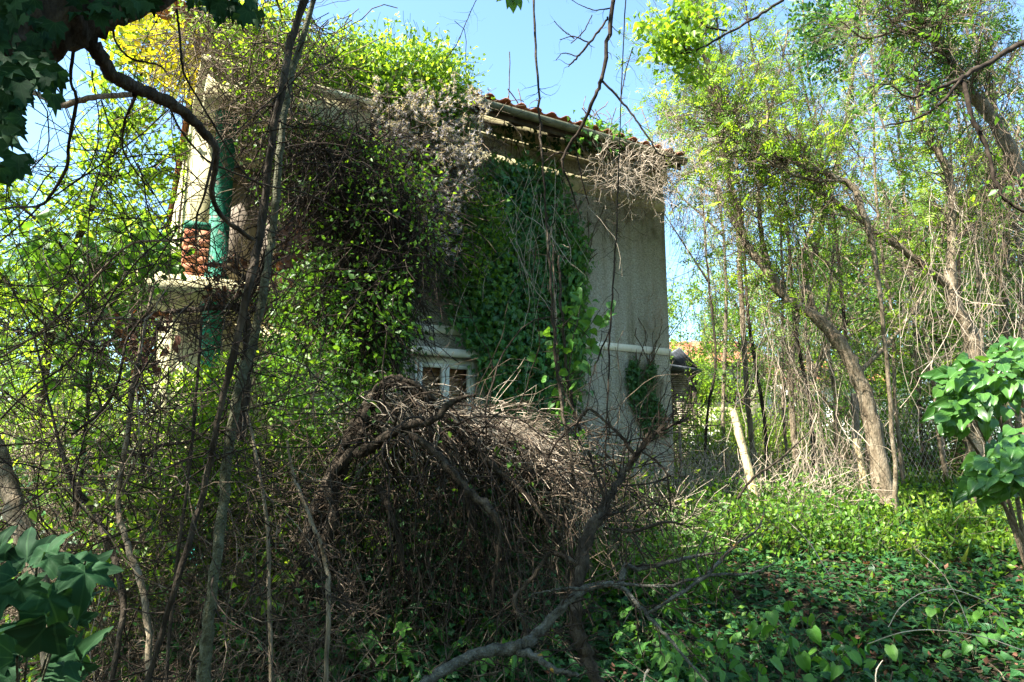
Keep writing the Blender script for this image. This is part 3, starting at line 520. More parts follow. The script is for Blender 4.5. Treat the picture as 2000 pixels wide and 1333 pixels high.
tree_r('arched thin branch at the top between sky gap and leafy crown', hero([(1530, 0, 6, 7), (1470, 38, 6, 7), (1420, 66, 6, 6), (1355, 100, 6, 6), (1330, 85, 6, 4), (1312, 45, 6, 3)]), [hero([(1420, 60, 6, 5), (1385, 55, 6, 5), (1360, 35, 6, 3)]), hero([(1355, 102, 6, 4), (1320, 105, 6, 3), (1300, 95, 6, 2)])], mat='bark', twigs=60, twl=(.2, .6), fine=120, leafn=900, leafsize=(.06, .1), base=P(1530, -10, 6))
tree_r('young tree leaning against the house corner, crown over the eaves end', hero([(1480, 1000, 11, 13), (1455, 700, 11, 13), (1440, 440, 11, 13), (1425, 340, 11, 12), (1400, 200, 11, 14), (1370, 80, 11, 9), (1360, -60, 11, 5)], 45),
    [hero([(1440, 440, 11, 12), (1380, 330, 11, 9), (1330, 250, 11, 6), (1290, 200, 11, 4)]), hero([(1425, 340, 11, 12), (1500, 220, 11, 8), (1540, 60, 11, 5)]), hero([(1400, 200, 11, 9), (1330, 110, 11, 6), (1270, 60, 11, 4)])], leafn=10000, fine=1500, leafsize=(.06, .11), twmat='twig')
tree_r('tree with many thin poles near the right edge of the picture', hero([(1975, 1000, 10, 24), (1960, 700, 10, 20), (1965, 400, 10, 16), (1940, 200, 10, 12), (1900, 50, 10, 8), (1890, -60, 10, 5)], 40),
    [hero([(1985, 900, 9.6, 12), (1995, 600, 9.5, 10), (1970, 300, 9.4, 7)]), hero([(1940, 200, 10, 8), (1990, 80, 10, 5)])], leafn=4500, fine=1500, leafmat_='g_mid')
tree_r('tree half hidden behind the draped trunk', hero([(1560, 990, 12.5, 16), (1545, 760, 12.5, 15), (1560, 600, 12.5, 14), (1610, 420, 12.4, 16), (1650, 250, 12.3, 12), (1670, 100, 12, 8), (1690, -40, 12, 5)], 40),
    [hero([(1610, 420, 12.4, 10), (1560, 260, 12.2, 8), (1540, 120, 12, 5)]), hero([(1650, 250, 12.3, 8), (1740, 140, 12.2, 6), (1790, 20, 12, 4)])], leafn=8000, fine=1250, leafsize=(.06, .1))
SLIM = [(1392, 12.5, -40, 6, 'thin pole between the house corner and the yellow fence post'), (1415, 13, -40, 8, 'slim tree directly behind the yellow fence post'), (1500, 10.8, -120, 8, 'slim leaning tree just right of the yellow fence post'),
 (1545, 11.5, -60, 7, 'thin straight pole in the middle of the sunny gap'), (1585, 10.2, -140, 9, 'slim tree leaning left beside the draped trunk'), (1640, 12, -70, 8, 'slim tree right behind the draped trunk'), (1700, 11.4, -150, 10, 'slim tree leaning left at the wire netting'), (1760, 10.4, -90, 8, 'thin pole in front of the wire netting'),
 (1800, 12, -60, 9, 'slim tree at the right end of the wire netting'), (1850, 10.6, -160, 9, 'slim leaning tree left of the lilac bush'), (1890, 11.8, -40, 8, 'straight thin tree behind the upper lilac spray'), (1945, 9.8, -110, 9, 'slim tree crossing above the lilac bush'), (1990, 10.8, -120, 8, 'thin tree at the right picture edge'), (2060, 9.5, -200, 10, 'slim tree leaning in from beyond the right edge')]
for i, (px, d, lean, w, lab) in enumerate(SLIM):
    k = np.linspace(0, 1, 7); pts = [(px+lean*t*(.4+.6*t)+U(-14, 14), 985-(985-(-60 if i % 3 else 120))*t, d, w*(1-.7*t)+1.5) for t in k]
    woody('slim_tree', lab, 'tree', hero(pts, 26), [hero([pts[3], (pts[3][0]-50-U(0, 60), pts[3][1]-110, d, w*.5), (pts[3][0]-90-U(0, 90), pts[3][1]-260, d, w*.3)], 12)], 'bark_tan' if i % 2 else 'bark', group='slim trees of the right-hand thicket', twigs=110, twl=(.3, 1.1), fine=430, fine_r=.0028, twig_r=.006, twmat='twig_pale' if i % 2 else 'twig', leafn=300, tmpl=T_SPRAY, leafsize=(.08, .18), leafmat_='g_bright' if i % 3 else 'g_mid', tmin0=.2, leafspread=.08)
# dark ivy-like clump high in the right crown
add_o = root('mistletoe_clump', 'dark green leafy clump high in the right-hand tree crown', 'mistletoe', P(1605, 150, 8.6)); q = rng.normal(0, 1, (1500, 3))*np.array([.16, .2, .36])+P(1605, 70, 8.6); add_leaves('foliage', T_LEAF, q, M['g_deep'], add_o, (.05, .09))
# ---- bare branch and hanging lianas in the sky gap
woody('hanging_branch', 'dark bare branch with crooked twigs hanging into the blue sky gap', 'branch', hero([(1206, -40, 5, 12), (1198, 0, 5, 12), (1188, 80, 5, 11), (1176, 152, 5, 10), (1160, 192, 5, 9), (1136, 248, 5.1, 9), (1108, 292, 5.2, 8), (1098, 320, 5.2, 6), (1112, 360, 5.3, 5), (1134, 425, 5.4, 3)], 45),
    [hero([(1188, 34, 5, 5), (1172, 58, 5, 6), (1148, 88, 5, 6), (1128, 112, 5, 6), (1110, 130, 5, 3)]), hero([(1150, 84, 5, 4), (1120, 72, 5, 3), (1094, 78, 5, 2)]), hero([(1122, 76, 5, 3), (1100, 60, 5, 2.5), (1082, 42, 5, 2)]), hero([(1156, 30, 5, 3), (1140, 62, 5, 3), (1115, 85, 5, 2.5)]), hero([(1126, 110, 5, 3), (1100, 104, 5, 2.5), (1086, 118, 5, 2)]), hero([(1196, 16, 5, 4), (1160, 20, 5, 3), (1130, 8, 5, 2), (1100, -10, 5, 2)]), hero([(1110, 300, 5.2, 5), (1085, 300, 5.2, 4), (1060, 320, 5.2, 3)]), hero([(1125, 290, 5.2, 4), (1136, 350, 5.3, 4), (1150, 400, 5.4, 3)]),
     hero([(1176, 158, 5, 6), (1212, 196, 5, 6), (1240, 232, 5, 5), (1270, 275, 5, 4), (1290, 303, 5, 4), (1335, 304, 5, 2)]), hero([(1212, 196, 5, 3), (1220, 150, 5, 3), (1236, 92, 5, 3)])], mat='twig_dark', twigs=46, twl=(.06, .22), fine=14, fine_r=.002, twig_r=.0045, base=P(1206, -40, 5), tname='limb', twmat='twig_dark')
def liana(label, pts, mat='twig', tw=40, leafn=0, lm='g_mid', **kw):
    return woody('hanging_liana', label, 'liana', hero(pts, jit=.5), [], mat, twigs=tw, twl=(.05, .3), fine=tw, twig_r=.003, fine_r=.0018, leafn=leafn, leafmat_=lm, group='lianas hanging in front of the house', tname='stem', sides=6, twmat='twig_dark', **kw)
liana('long straight liana hanging through the sky gap over the ivy', [(1042, -20, 4.6, 6), (1046, 100, 4.6, 6), (1053, 208, 4.6, 6), (1058, 290, 4.6, 5), (1064, 380, 4.6, 5), (1070, 480, 4.6, 6), (1078, 600, 4.6, 7), (1086, 700, 4.6, 8), (1100, 800, 4.6, 8), (1125, 960, 4.5, 9)], 'bark')
liana('thin knotted liana hanging in front of the bare grey wall', [(1223, -20, 4.4, 3), (1216, 120, 4.4, 3), (1211, 240, 4.4, 3), (1206, 400, 4.4, 3.5), (1198, 540, 4.4, 4), (1192, 645, 4.4, 5), (1189, 725, 4.4, 4), (1184, 838, 4.4, 4), (1180, 960, 4.4, 4)], 'twig_dark')
liana('second thin liana crossing the bare wall, forked near its middle', [(1193, 640, 4.4, 3), (1172, 690, 4.4, 4), (1155, 740, 4.4, 2), (1146, 800, 4.4, 2)], 'twig_dark', 20)
liana('wispy tendril swinging diagonally across the sky above the roof', [(930, 0, 4.5, 2), (912, 40, 4.5, 2.2), (890, 90, 4.5, 2), (862, 125, 4.5, 2)], 'twig_dark', 22)
liana('lit liana rising out of the brush mound beside the ivy', [(1240, 960, 5, 4), (1110, 780, 5.1, 5), (1086, 640, 5.2, 4), (1080, 480, 5.4, 4)], 'twig')
liana('crooked sapling stem standing between brush mound and ivy', [(1080, 1000, 5, 7), (1086, 900, 5, 7), (1106, 845, 5, 8), (1130, 820, 5, 9), (1150, 800, 5, 6)], 'bark', 20)
liana('liana stem running up the right side of the ivy', [(1140, 860, 5.2, 9), (1116, 780, 5.2, 9), (1104, 700, 5.2, 8), (1096, 600, 5.3, 7), (1090, 500, 5.4, 5)], 'bark', 30)
sp_ = root('leafy_sprig', 'small fresh sprig hanging at the top edge against the blue sky', 'sprig', P(1000, -5, 4)); wood_part('stem', *hero([(985, -40, 4, 3), (996, -10, 4, 2), (1003, 8, 4, 1.5)]), 'bark', sp_, 5)
leaf_parts(sp_, T_HEART, 'heart', P(np.array([985, 1000, 1008, 998, 1015]), np.array([-8, 0, -4, -6, -12]), 4.), nz(np.array([[-.8, 0, -.5], [.1, 0, -1], [.5, 0, -.8], [-.3, 0, -1], [.9, 0, -.1]])), np.tile([.2, -1, .3], (5, 1)), [.07, .09, .08, .07, .07], M['g_mid'])
sp2 = root('leafy_sapling', 'upright sapling with big pointed green leaves beside the ivy, in front of the bare wall', 'sapling', P(1110, 1000, 5.2))
sap_paths = []
for pts in ([(1110, 1000, 5.2, 6), (1105, 850, 5.2, 6), (1110, 740, 5.2, 5), (1125, 640, 5.2, 4), (1140, 575, 5.2, 2)], [(1120, 680, 5.2, 3), (1150, 640, 5.1, 2), (1172, 605, 5.1, 2)], [(1108, 760, 5.2, 3), (1080, 700, 5.1, 2), (1070, 650, 5.1, 2)]):
    a, b = hero(pts); sap_paths.append(a); wood_part('stem', a, b, 'bark_green', sp2, 5)
q = np.concatenate([on_paths(a, n, .25, .09) for a, n in zip(sap_paths, (62, 16, 16))]); leaf_parts(sp2, T_HEART, 'heart', q, rdir(len(q), -.5), rdir(len(q), .6)+np.array([0, -.8, 0]), U(.05, .12, len(q)), M['weed'])

# ================================================================== BACKGROUND TREES (prototypes, copies share the meshes)
def proto_tree(name, Ht, leafm, leafn, lsize, barkm='bark', spread=.09, crown=.25, tri=T_QUAD):
    rt = root(name, '', 'tree', (0, 0, 0)); t = wander(np.zeros((1, 3)), [[U(-.15, .15), U(-.15, .15), 1]], [Ht*.85], 12, .07, (0, 0, .05)); tr = np.linspace(Ht*.018, Ht*.004, 12)[None]
    wood_part('trunk', t, tr, barkm, rt, 8)
    l, lr = spawn(t, tr, 26, Ht*.2, Ht*.42, .9, 8, .13, (0, 0, .05), crown, 1, .6); b, br = spawn(l, lr, 160, Ht*.08, Ht*.2, .8, 6, .2, (0, 0, .02), .25, 1, .6); w, wr = spawn(b, br, 900, Ht*.03, Ht*.1, .8, 5, .25, (0, 0, 0), .2, 1, .7, .006)
    add('limbs', *cat_meshes([tubes(l, lr, 5), tubes(b, br, 4), tubes(w, np.maximum(wr, .003), 3)]), M[barkm], rt, kind='stuff')
    add_leaves('crown', tri, on_paths(w, leafn, .1, spread), M[leafm], rt, lsize); return rt
def copy_tree(o, loc, rz, s, label, group):
    c = o.copy(); COL.objects.link(c); c.location = loc; c.rotation_euler = (0, 0, rz); c.scale = (s, s, s*U(.9, 1.15)); c['label'] = label; c['group'] = group
    for ch in o.children:
        d = ch.copy(); COL.objects.link(d); d.parent = c
    return c
pr = [proto_tree('woodland_tree', 7.5, 'g_bright', 8500, (.08, .14)), proto_tree('woodland_tree', 8.5, 'g_mid', 9000, (.08, .14), 'bark_tan'), proto_tree('woodland_tree', 6.0, 'g_bright', 9000, (.07, .13), crown=.12)]
BGT = [ # px, depth, proto, scale, label
 (1340, 17, 2, .75, 'small bright tree behind the woodshed at the house corner'), (1440, 22, 0, .85, 'sunlit tree behind the far tiled roof'), (1530, 16, 1, .75, 'leafy tree standing left behind the draped trunk'), (1640, 19, 0, .95, 'pale green tree beyond the wire fence'),
 (1750, 15, 2, .95, 'low branching tree behind the wire netting'), (1830, 20, 1, 1.05, 'tall tree behind the lilac bush'), (1940, 14, 1, .95, 'tree whose crown fills the right edge'), (2040, 17, 0, 1.2, 'tree cut off by the right edge'), (1400, 30, 1, .75, 'farthest tree right of the house corner'),
 (1720, 28, 0, 1.2, 'far tree seen through the hanging vines'), (1900, 30, 2, 1.2, 'far bright tree behind the right-hand poles'), (1580, 32, 0, .95, 'far tree above the white wall'),
 (340, 17, 1, .8, 'tree behind the balcony end of the house'), (250, 15, 0, .72, 'leafy tree left of the balcony, half against the sky'), (150, 19, 1, .7, 'dark green tree low on the left'), (60, 16, 2, .6, 'small tree at the left edge'), (-60, 18, 0, .8, 'tree cut off by the left edge'), (480, 20, 0, .7, 'tree peeping over the balcony')]
firsts = set()
BEHIND = [(-3.2, -4.5, 0, 1.0), (1.5, -4.0, 1, .95), (5, -3.5, 2, 1.1), (-.8, -7.5, 2, 1.2), (6.5, -7, 0, 1.1), (-7.5, -4.8, 1, 1.0), (7.5, -.5, 0, .9), (3.4, -6.5, 0, 1.2)]
for px, d, k, s, lab in BGT:
    p = P(px, 880, d); loc = (p[0], p[1], float(terrain(p[0], p[1]))-.05); g_ = 'woodland trees beyond the garden'
    if k not in firsts:
        firsts.add(k); o = pr[k]; o.location = loc; o.rotation_euler = (0, 0, U(0, 6)); o.scale = (s, s, s); o['label'] = lab; o['group'] = g_
    else: copy_tree(pr[k], loc, U(0, 6), s, lab, g_)
for bx, by, k, s in BEHIND: copy_tree(pr[k], (bx, by, -.05), U(0, 6), s, 'tree of the wood standing out of sight behind the viewer', 'woodland trees behind the viewer')
def bush(name, label, c, r, n, mat, size, tmpl=T_QUAD, group=None, stems=60, cat='bush', tw='twig'):
    c = np.array(c, float); rt = root(name, label, cat, c, group); st = c+rng.normal(0, .12, (stems, 3))*[r[0]*1.2, r[1], 0]; q = wander(st, rdir(stems, 1.0), U(.5, 1., stems)*r[2]*1.1, 8, .16, (0, 0, .04)); w, wr = spawn(q, .01, stems*8, r[2]*.12, r[2]*.4, .8, 6, .22, (0, 0, .0), .2)
    add('stems', *cat_meshes([tubes(q, np.linspace(.014, .004, 8)[None], 4), tubes(w, wr*.6, 3)]), M[tw], rt, kind='stuff'); add_leaves('foliage', tmpl, on_paths(w, n, .1, .07), M[mat], rt, size); return rt
def gp(px, d): p = P(px, 880, d); return (p[0], p[1], float(terrain(p[0], p[1]))-.03)
for px, d, r, n, m, lab in [(1400, 13.5, (1.3, 1, 1.9), 6500, 'g_bright', 'bright green bush behind the yellow fence post'), (1500, 14, (1.4, 1, 1.8), 7000, 'g_bright', 'rounded leafy bush in the middle of the sunny gap'), (1620, 13.5, (1.3, 1, 2.2), 7000, 'g_mid', 'green bush behind the draped leaning trunk'),
    (1740, 14, (1.4, 1, 2.4), 7000, 'g_bright', 'tall bush rising behind the wire netting'), (1840, 12.5, (1.2, 1, 2.8), 7000, 'g_mid', 'shady bush left of the lilac'), (1980, 12, (1.2, 1, 3), 7000, 'g_deep', 'dark bush behind the lilac at the right edge'),
    (130, 6.7, (.8, .5, 1.5), 5000, 'g_bright', 'leafy bush in the light behind the bramble net at far left'), (300, 7.3, (.8, .4, 1.5), 5000, 'g_bright', 'leafy bush in the light just left of the teal column'), (250, 9.5, (1.6, 1.2, 1.9), 9000, 'g_bright', 'sunlit bush left below the balcony'), (100, 9, (1.6, 1.2, 1.9), 9000, 'g_bright', 'sunlit bush near the left edge'), (392, 5.0, (.45, .25, 1.75), 4500, 'g_bright', 'bright shrub around the foot of the teal column'), (-20, 8, (1.3, 1, 2.3), 6000, 'g_mid', 'bush cut off by the left edge'),
    (600, 6.3, (.8, .35, 1.9), 6000, 'g_bright', 'bright shrub against the wall left of the lower window'), (1190, 7.8, (.5, .35, 1.0), 2600, 'g_bright', 'pale low shrub at the foot of the bare grey wall'), (1080, 8.2, (.6, .3, 1.0), 2500, 'g_bright', 'low green shrub below the wall ivy')]:
    bush('garden_bush', lab, gp(px, d), r, n, m, (.045, .085), group='bushes of the overgrown garden')

# ================================================================== LEFT: foliage tree against the sky, yellow leaves
woody('round_leaved_tree', 'tree at the left with bright round leaves against the sky', 'tree', hero([(60, 1000, 7, 30), (90, 700, 7, 24), (140, 500, 7, 18), (200, 350, 7, 13), (260, 200, 7, 9), (300, 60, 7, 6), (320, -40, 7, 4)], 40),
    [hero([(140, 500, 7, 10), (60, 420, 6.8, 7), (0, 380, 6.7, 5)]), hero([(200, 350, 7, 9), (290, 330, 7.2, 6), (340, 290, 7.3, 4)]), hero([(120, 560, 7, 10), (230, 480, 7, 8), (330, 440, 7, 5)]), hero([(100, 650, 7, 8), (20, 560, 7, 6), (-30, 500, 7, 5)]), hero([(110, 600, 7, 8), (200, 590, 6.6, 6), (290, 540, 6.4, 4)])], 'bark', twigs=330, twl=(.3, .9), fine=1600, leafn=7500, leafmat_='g_bright', leafsize=(.055, .10), tmpl=T_LEAF)
woody('broad_leaved_sapling', 'shaded sapling with broad dark leaves at mid left', 'sapling', hero([(150, 1010, 4.6, 10), (170, 800, 4.5, 8), (180, 640, 4.4, 7), (140, 540, 4.4, 5), (60, 510, 4.4, 3)]), [hero([(180, 640, 4.4, 5), (250, 560, 4.4, 4), (330, 500, 4.5, 2)]), hero([(160, 560, 4.4, 4), (210, 500, 4.4, 3), (300, 470, 4.5, 2)])], 'bark', twigs=110, twl=(.15, .4), fine=150, leafn=480, leafmat_='g_mid', leafsize=(.06, .10), tmpl=T_HEART, tname='stem')
yl = root('yellow_leaved_tree', 'tree with yellow leaves showing above the balcony roof', 'tree', P(400, 900, 8)); a, b = hero([(330, 900, 8, 18), (350, 500, 8, 14), (370, 250, 8, 10), (390, 60, 8, 6)]); wood_part('trunk', a, b, 'bark', yl)
tq, tr2 = spawn(a, b, 90, .3, 1., .9, 7, .25, (0, 0, 0), .7, 1, .4); add('twigs', *tubes(tq, tr2, 3), M['bark'], yl, kind='stuff')
q = rpoly([(215, 30), (330, 20), (430, 90), (440, 160), (380, 190), (300, 150), (230, 100)], 300); cl = RP(np.repeat(q, 5, 0), 6.0, 7.4)+rng.normal(0, .09, (1500, 3)); add_leaves('crown', T_LEAF, cl, M['g_yellow'], yl, (.06, .11))
q = rpoly([(300, 0), (560, 0), (600, 90), (600, 190), (470, 190), (400, 60)], 300); add_leaves('crown', T_LEAF, RP(np.repeat(q, 7, 0), 5.0, 6.0)+rng.normal(0, .09, (2100, 3)), M['g_bright'], yl, (.04, .08), label='green part of the crown')
c4 = wander(RP(rpoly([(330, 0), (600, 0), (640, 120), (580, 260), (400, 240)], 700), 4.6, 5.8), rdir(700, -.5), U(.3, 1, 700), 8, .3, (0, 0, -.03)); add('twigs', *tubes(c4, U(.0018, .005, (700, 1))), M['twig'], yl, kind='stuff')

# ================================================================== LEFT FOREGROUND: ivy-clad trunk, crooked limb, stems
big = root('ivy_clad_trunk', 'huge dark ivy-clad trunk leaning in at the upper left corner', 'tree', (-3.1, .9, 0))
q, r_ = smooth_path(np.vstack([[-3.1, .9, -.1], [-2.6, 1.1, 1.2], P(-150, 200, 1.9), P(0, 62, 2.0), P(110, 30, 2.1), P(200, 2, 2.2), P(330, -40, 2.4), P(520, -200, 2.8)]), [.2, .18, .16, .135, .115, .09, .07, .05], 60)
wood_part('trunk', q[None], r_[None]*U(.9, 1.12, 60), 'bark', big, 14, .16); bigp = q
limb = hero([(130, 30, 2.15, 50), (165, 63, 2.2, 42), (197, 113, 2.25, 38), (226, 152, 2.3, 36), (275, 176, 2.4, 33), (324, 197, 2.5, 31), (370, 229, 2.6, 27), (405, 268, 2.7, 23), (421, 290, 2.7, 18), (420, 335, 2.75, 15), (414, 381, 2.8, 13), (434, 423, 2.9, 12), (470, 452, 2.95, 12), (494, 469, 3, 11)], 90, jit=.12)
wood_part('limb', *limb, 'bark', big, 11, .07, label='crooked bare limb bending down to the right')
wood_part('limb', *hero([(262, 186, 2.4, 13), (215, 188, 2.5, 14), (176, 192, 2.6, 15), (116, 205, 2.7, 16), (85, 190, 2.8, 14), (50, 175, 2.9, 10)], jit=.15), 'bark_tan', big, 9)
for pts in ([(148, 74, 2.2, 9), (138, 155, 2.25, 8), (149, 197, 2.3, 8), (134, 282, 2.4, 8), (130, 328, 2.5, 8), (100, 380, 2.6, 8), (78, 402, 2.6, 7), (30, 405, 2.7, 5), (-10, 412, 2.8, 4)], [(78, 402, 2.6, 5), (40, 440, 2.7, 4), (-10, 480, 2.8, 4)], [(218, 40, 2.4, 6), (226, 80, 2.5, 6), (254, 114, 2.5, 6), (310, 128, 2.6, 5), (330, 150, 2.6, 4)], [(345, 20, 2.6, 7), (350, 60, 2.6, 6), (355, 120, 2.6, 6), (362, 150, 2.7, 5), (400, 215, 2.8, 5), (470, 330, 3, 4), (520, 370, 3.1, 4)],
    [(265, 190, 2.4, 6), (243, 240, 2.5, 5), (240, 290, 2.6, 5), (262, 330, 2.7, 4), (300, 380, 2.8, 3)], [(330, 205, 2.5, 7), (350, 250, 2.6, 6), (400, 310, 2.7, 5), (450, 335, 2.8, 5), (520, 362, 3, 5), (600, 380, 3.2, 4), (680, 420, 3.4, 3)], [(420, 290, 2.7, 6), (400, 380, 2.7, 6), (385, 420, 2.8, 5), (382, 470, 2.8, 4)], [(78, 402, 2.6, 4), (170, 340, 2.7, 4), (260, 275, 2.8, 4), (330, 215, 2.8, 3)]):
    wood_part('branch', *hero(pts, jit=.2), 'bark', big, 6)
def ivyspot(poly, n, d0, d1): return RP(rpoly(poly, n), d0, d1)
pos = np.concatenate([ivyspot([(-10, -10), (60, -10), (120, 60), (110, 110), (40, 130), (-10, 120)], 42, 1.75, 1.95), ivyspot([(-10, 110), (50, 130), (45, 200), (40, 330), (-10, 330)], 46, 1.5, 1.8), ivyspot([(50, 110), (125, 120), (115, 190), (60, 180)], 16, 1.6, 1.8), ivyspot([(330, -20), (560, -20), (520, 20), (470, 35), (400, 15)], 30, 2.1, 2.4), ivyspot([(130, -10), (330, -10), (250, 25), (150, 30)], 24, 2., 2.1)])
n = len(pos); leaf_parts(big, T_IVY, 'ivy', pos, nz(np.array([0, 0, -1.])+rng.normal(0, .35, (n, 3))), nz(np.array([.2, -1, .5])+rng.normal(0, .4, (n, 3))), U(.045, .08, n), M['near_leaf'])  # same ivy as elsewhere, coloured darker to look backlit
# overhanging crown of the same tree, which shades the foreground
Q = []
cc = np.array([[-6.6, 2.4, 6.2], [-5.4, 2.4, 6.5], [-4.3, 2.0, 6.6], [-5.6, 1.1, 6.0], [-4.0, .8, 6.3], [-2.9, 1.4, 6.8], [-2.5, 2.7, 7.0], [-2.0, 3.7, 7.0], [-1.5, 1.2, 7.0], [-.2, 4.0, 7.4], [-3.2, -.6, 6.5], [-6.6, -.4, 5.6], [-5.0, -1.2, 6], [-1.6, -.8, 7]])
crq = []
for c in cc:
    a, _ = smooth_path(np.vstack([bigp[18], (bigp[18]+c)/2+[0, 0, .4], c+[0, 0, -.3]]), [.05]*3, 14); wood_part('limb', a[None], np.linspace(.07, .03, 14)[None], 'bark', big, 6)
    b, br = spawn(a[None], np.full((1, 14), .03), 20, .7, 1.9, 1.1, 7, .2, (0, 0, .03), .5); w, wr = spawn(b, br, 110, .2, .6, .8, 5, .25, (0, 0, 0), .2); nl_ = 1000 if tuple(c) in ((-1.5, 1.2, 7.0), (-2.0, 3.7, 7.0)) else 1050; crq.append(cat_meshes([tubes(b, br*.5, 4), tubes(w, .004, 3)])); Q.append(on_paths(w, nl_, .1, .1))
add('twigs', *cat_meshes(crq), M['bark'], big, kind='stuff'); add_leaves('crown', T_QUAD, np.concatenate(Q), M['g_mid'], big, (.09, .15))

def fstem(label, pts, mat='bark', branches=(), **kw):
    d = dict(twigs=30, twl=(.1, .6), fine=40, twig_r=.005, fine_r=.002, twmat='twig_dark', group='stems in the left foreground', tname='stem', sides=8); d.update(kw)
    return woody('bare_stem', label, 'stem', hero(pts, jit=.15), [hero(b, jit=.15) for b in branches], mat, **d)
fstem('dark ropy stem leaning across the left half from top to bottom', [(606, -30, 3.2, 20), (571, 70, 3.2, 20), (550, 176, 3.1, 19), (529, 282, 3.1, 19), (511, 440, 3.1, 21), (487, 556, 3, 19), (455, 697, 3, 17), (423, 838, 3, 15), (398, 962, 3, 15), (353, 1110, 2.9, 15), (322, 1216, 2.9, 13), (285, 1345, 2.9, 13)], 'bark')
fstem('grey-green lichened stem crossing just right of the ropy stem', [(622, -30, 3.4, 13), (592, 70, 3.4, 15), (564, 170, 3.35, 17), (547, 282, 3.3, 18), (540, 388, 3.3, 19), (529, 470, 3.3, 19), (516, 560, 3.2, 21), (492, 680, 3.2, 23), (463, 770, 3.1, 23), (444, 900, 3.1, 23), (434, 1000, 3.1, 25), (416, 1127, 3, 26), (403, 1250, 3, 28), (395, 1350, 3, 30)], 'bark_green')
fstem('sunlit rough trunk leaning right at the lower left edge', [(-40, 780, 4, 34), (0, 898, 3.9, 38), (35, 1010, 3.8, 42), (68, 1105, 3.7, 44), (95, 1215, 3.6, 46), (115, 1345, 3.5, 48)], 'bark_tan', twigs=16)
fstem('slim bowed stem second from the left edge', [(116, 870, 3.8, 11), (148, 951, 3.7, 12), (187, 1004, 3.6, 13), (211, 1060, 3.5, 14), (233, 1127, 3.4, 14), (240, 1200, 3.3, 13), (215, 1345, 3.2, 12)], 'bark', [[(116, 870, 3.8, 8), (90, 760, 3.9, 6), (60, 640, 4, 4), (20, 560, 4, 3)]])
fstem('pale stem bending right in the lower left, forked at knee height', [(300, 560, 3.7, 7), (262, 740, 3.6, 9), (247, 863, 3.5, 11), (230, 975, 3.5, 13), (247, 1060, 3.4, 14), (282, 1163, 3.3, 15), (293, 1345, 3.2, 15)], 'bark_tan', [[(230, 980, 3.5, 8), (270, 890, 3.5, 7), (285, 860, 3.5, 5), (340, 900, 3.6, 4)]])
fstem('slender bowed stem in front of the black vine trunk', [(560, 860, 3.6, 6), (572, 925, 3.6, 8), (606, 1015, 3.5, 10), (635, 1092, 3.5, 11), (642, 1180, 3.4, 11), (635, 1345, 3.3, 11)], 'bark_tan')
fstem('thin straight stem left of the slender bowed one', [(480, 800, 3.7, 7), (500, 891, 3.6, 8), (522, 1025, 3.6, 9), (525, 1145, 3.5, 9), (529, 1345, 3.4, 9)], 'bark_tan')
fstem('thin pole rising between the two ropy stems', [(395, 620, 3.4, 6), (372, 900, 3.3, 8), (345, 1100, 3.3, 8), (322, 1345, 3.2, 8)], 'bark')
fstem('dark gnarled stem with withered leaves above the teal column', [(470, 860, 3.9, 24), (478, 760, 3.9, 26), (485, 680, 3.8, 24), (475, 610, 3.8, 20), (440, 600, 3.8, 16), (380, 606, 3.8, 14), (320, 612, 3.9, 12), (250, 640, 4, 9), (190, 690, 4, 6)], 'bark', [[(475, 610, 3.8, 14), (505, 540, 3.8, 16), (530, 470, 3.8, 12), (540, 420, 3.8, 8)], [(320, 612, 3.9, 8), (290, 690, 3.9, 7), (262, 760, 3.9, 7), (250, 870, 3.9, 6)], [(500, 560, 3.8, 12), (440, 520, 3.8, 9), (400, 515, 3.8, 6)]], twigs=160, fine=260)
fstem('long arched branch spanning from the lower left up to the crooked limb', [(0, 700, 3.4, 5), (90, 640, 3.3, 6), (170, 560, 3.2, 6), (250, 480, 3.1, 6), (330, 470, 3, 6), (400, 460, 3, 5)], 'bark_tan')
fstem('thin branch arching over the lower left thicket', [(-10, 830, 3.2, 5), (60, 760, 3.2, 5), (140, 700, 3.2, 5), (230, 560, 3.2, 4), (300, 480, 3.2, 4), (420, 400, 3.2, 3)], 'bark')
fstem('forked dark branch in the tangle left of the teal column', [(140, 850, 3.3, 7), (200, 800, 3.3, 8), (232, 740, 3.3, 7), (250, 660, 3.4, 6), (300, 600, 3.4, 5)], 'bark', [[(200, 800, 3.3, 6), (180, 760, 3.3, 4), (100, 740, 3.3, 3)], [(232, 740, 3.3, 5), (300, 750, 3.3, 4), (360, 700, 3.3, 3)]])
fstem('wandering branch low in the thicket, rising to the right', [(240, 880, 3.6, 6), (280, 890, 3.6, 7), (320, 870, 3.6, 6), (380, 860, 3.6, 5), (430, 820, 3.6, 5), (520, 790, 3.6, 4), (640, 760, 3.6, 3)], 'bark')
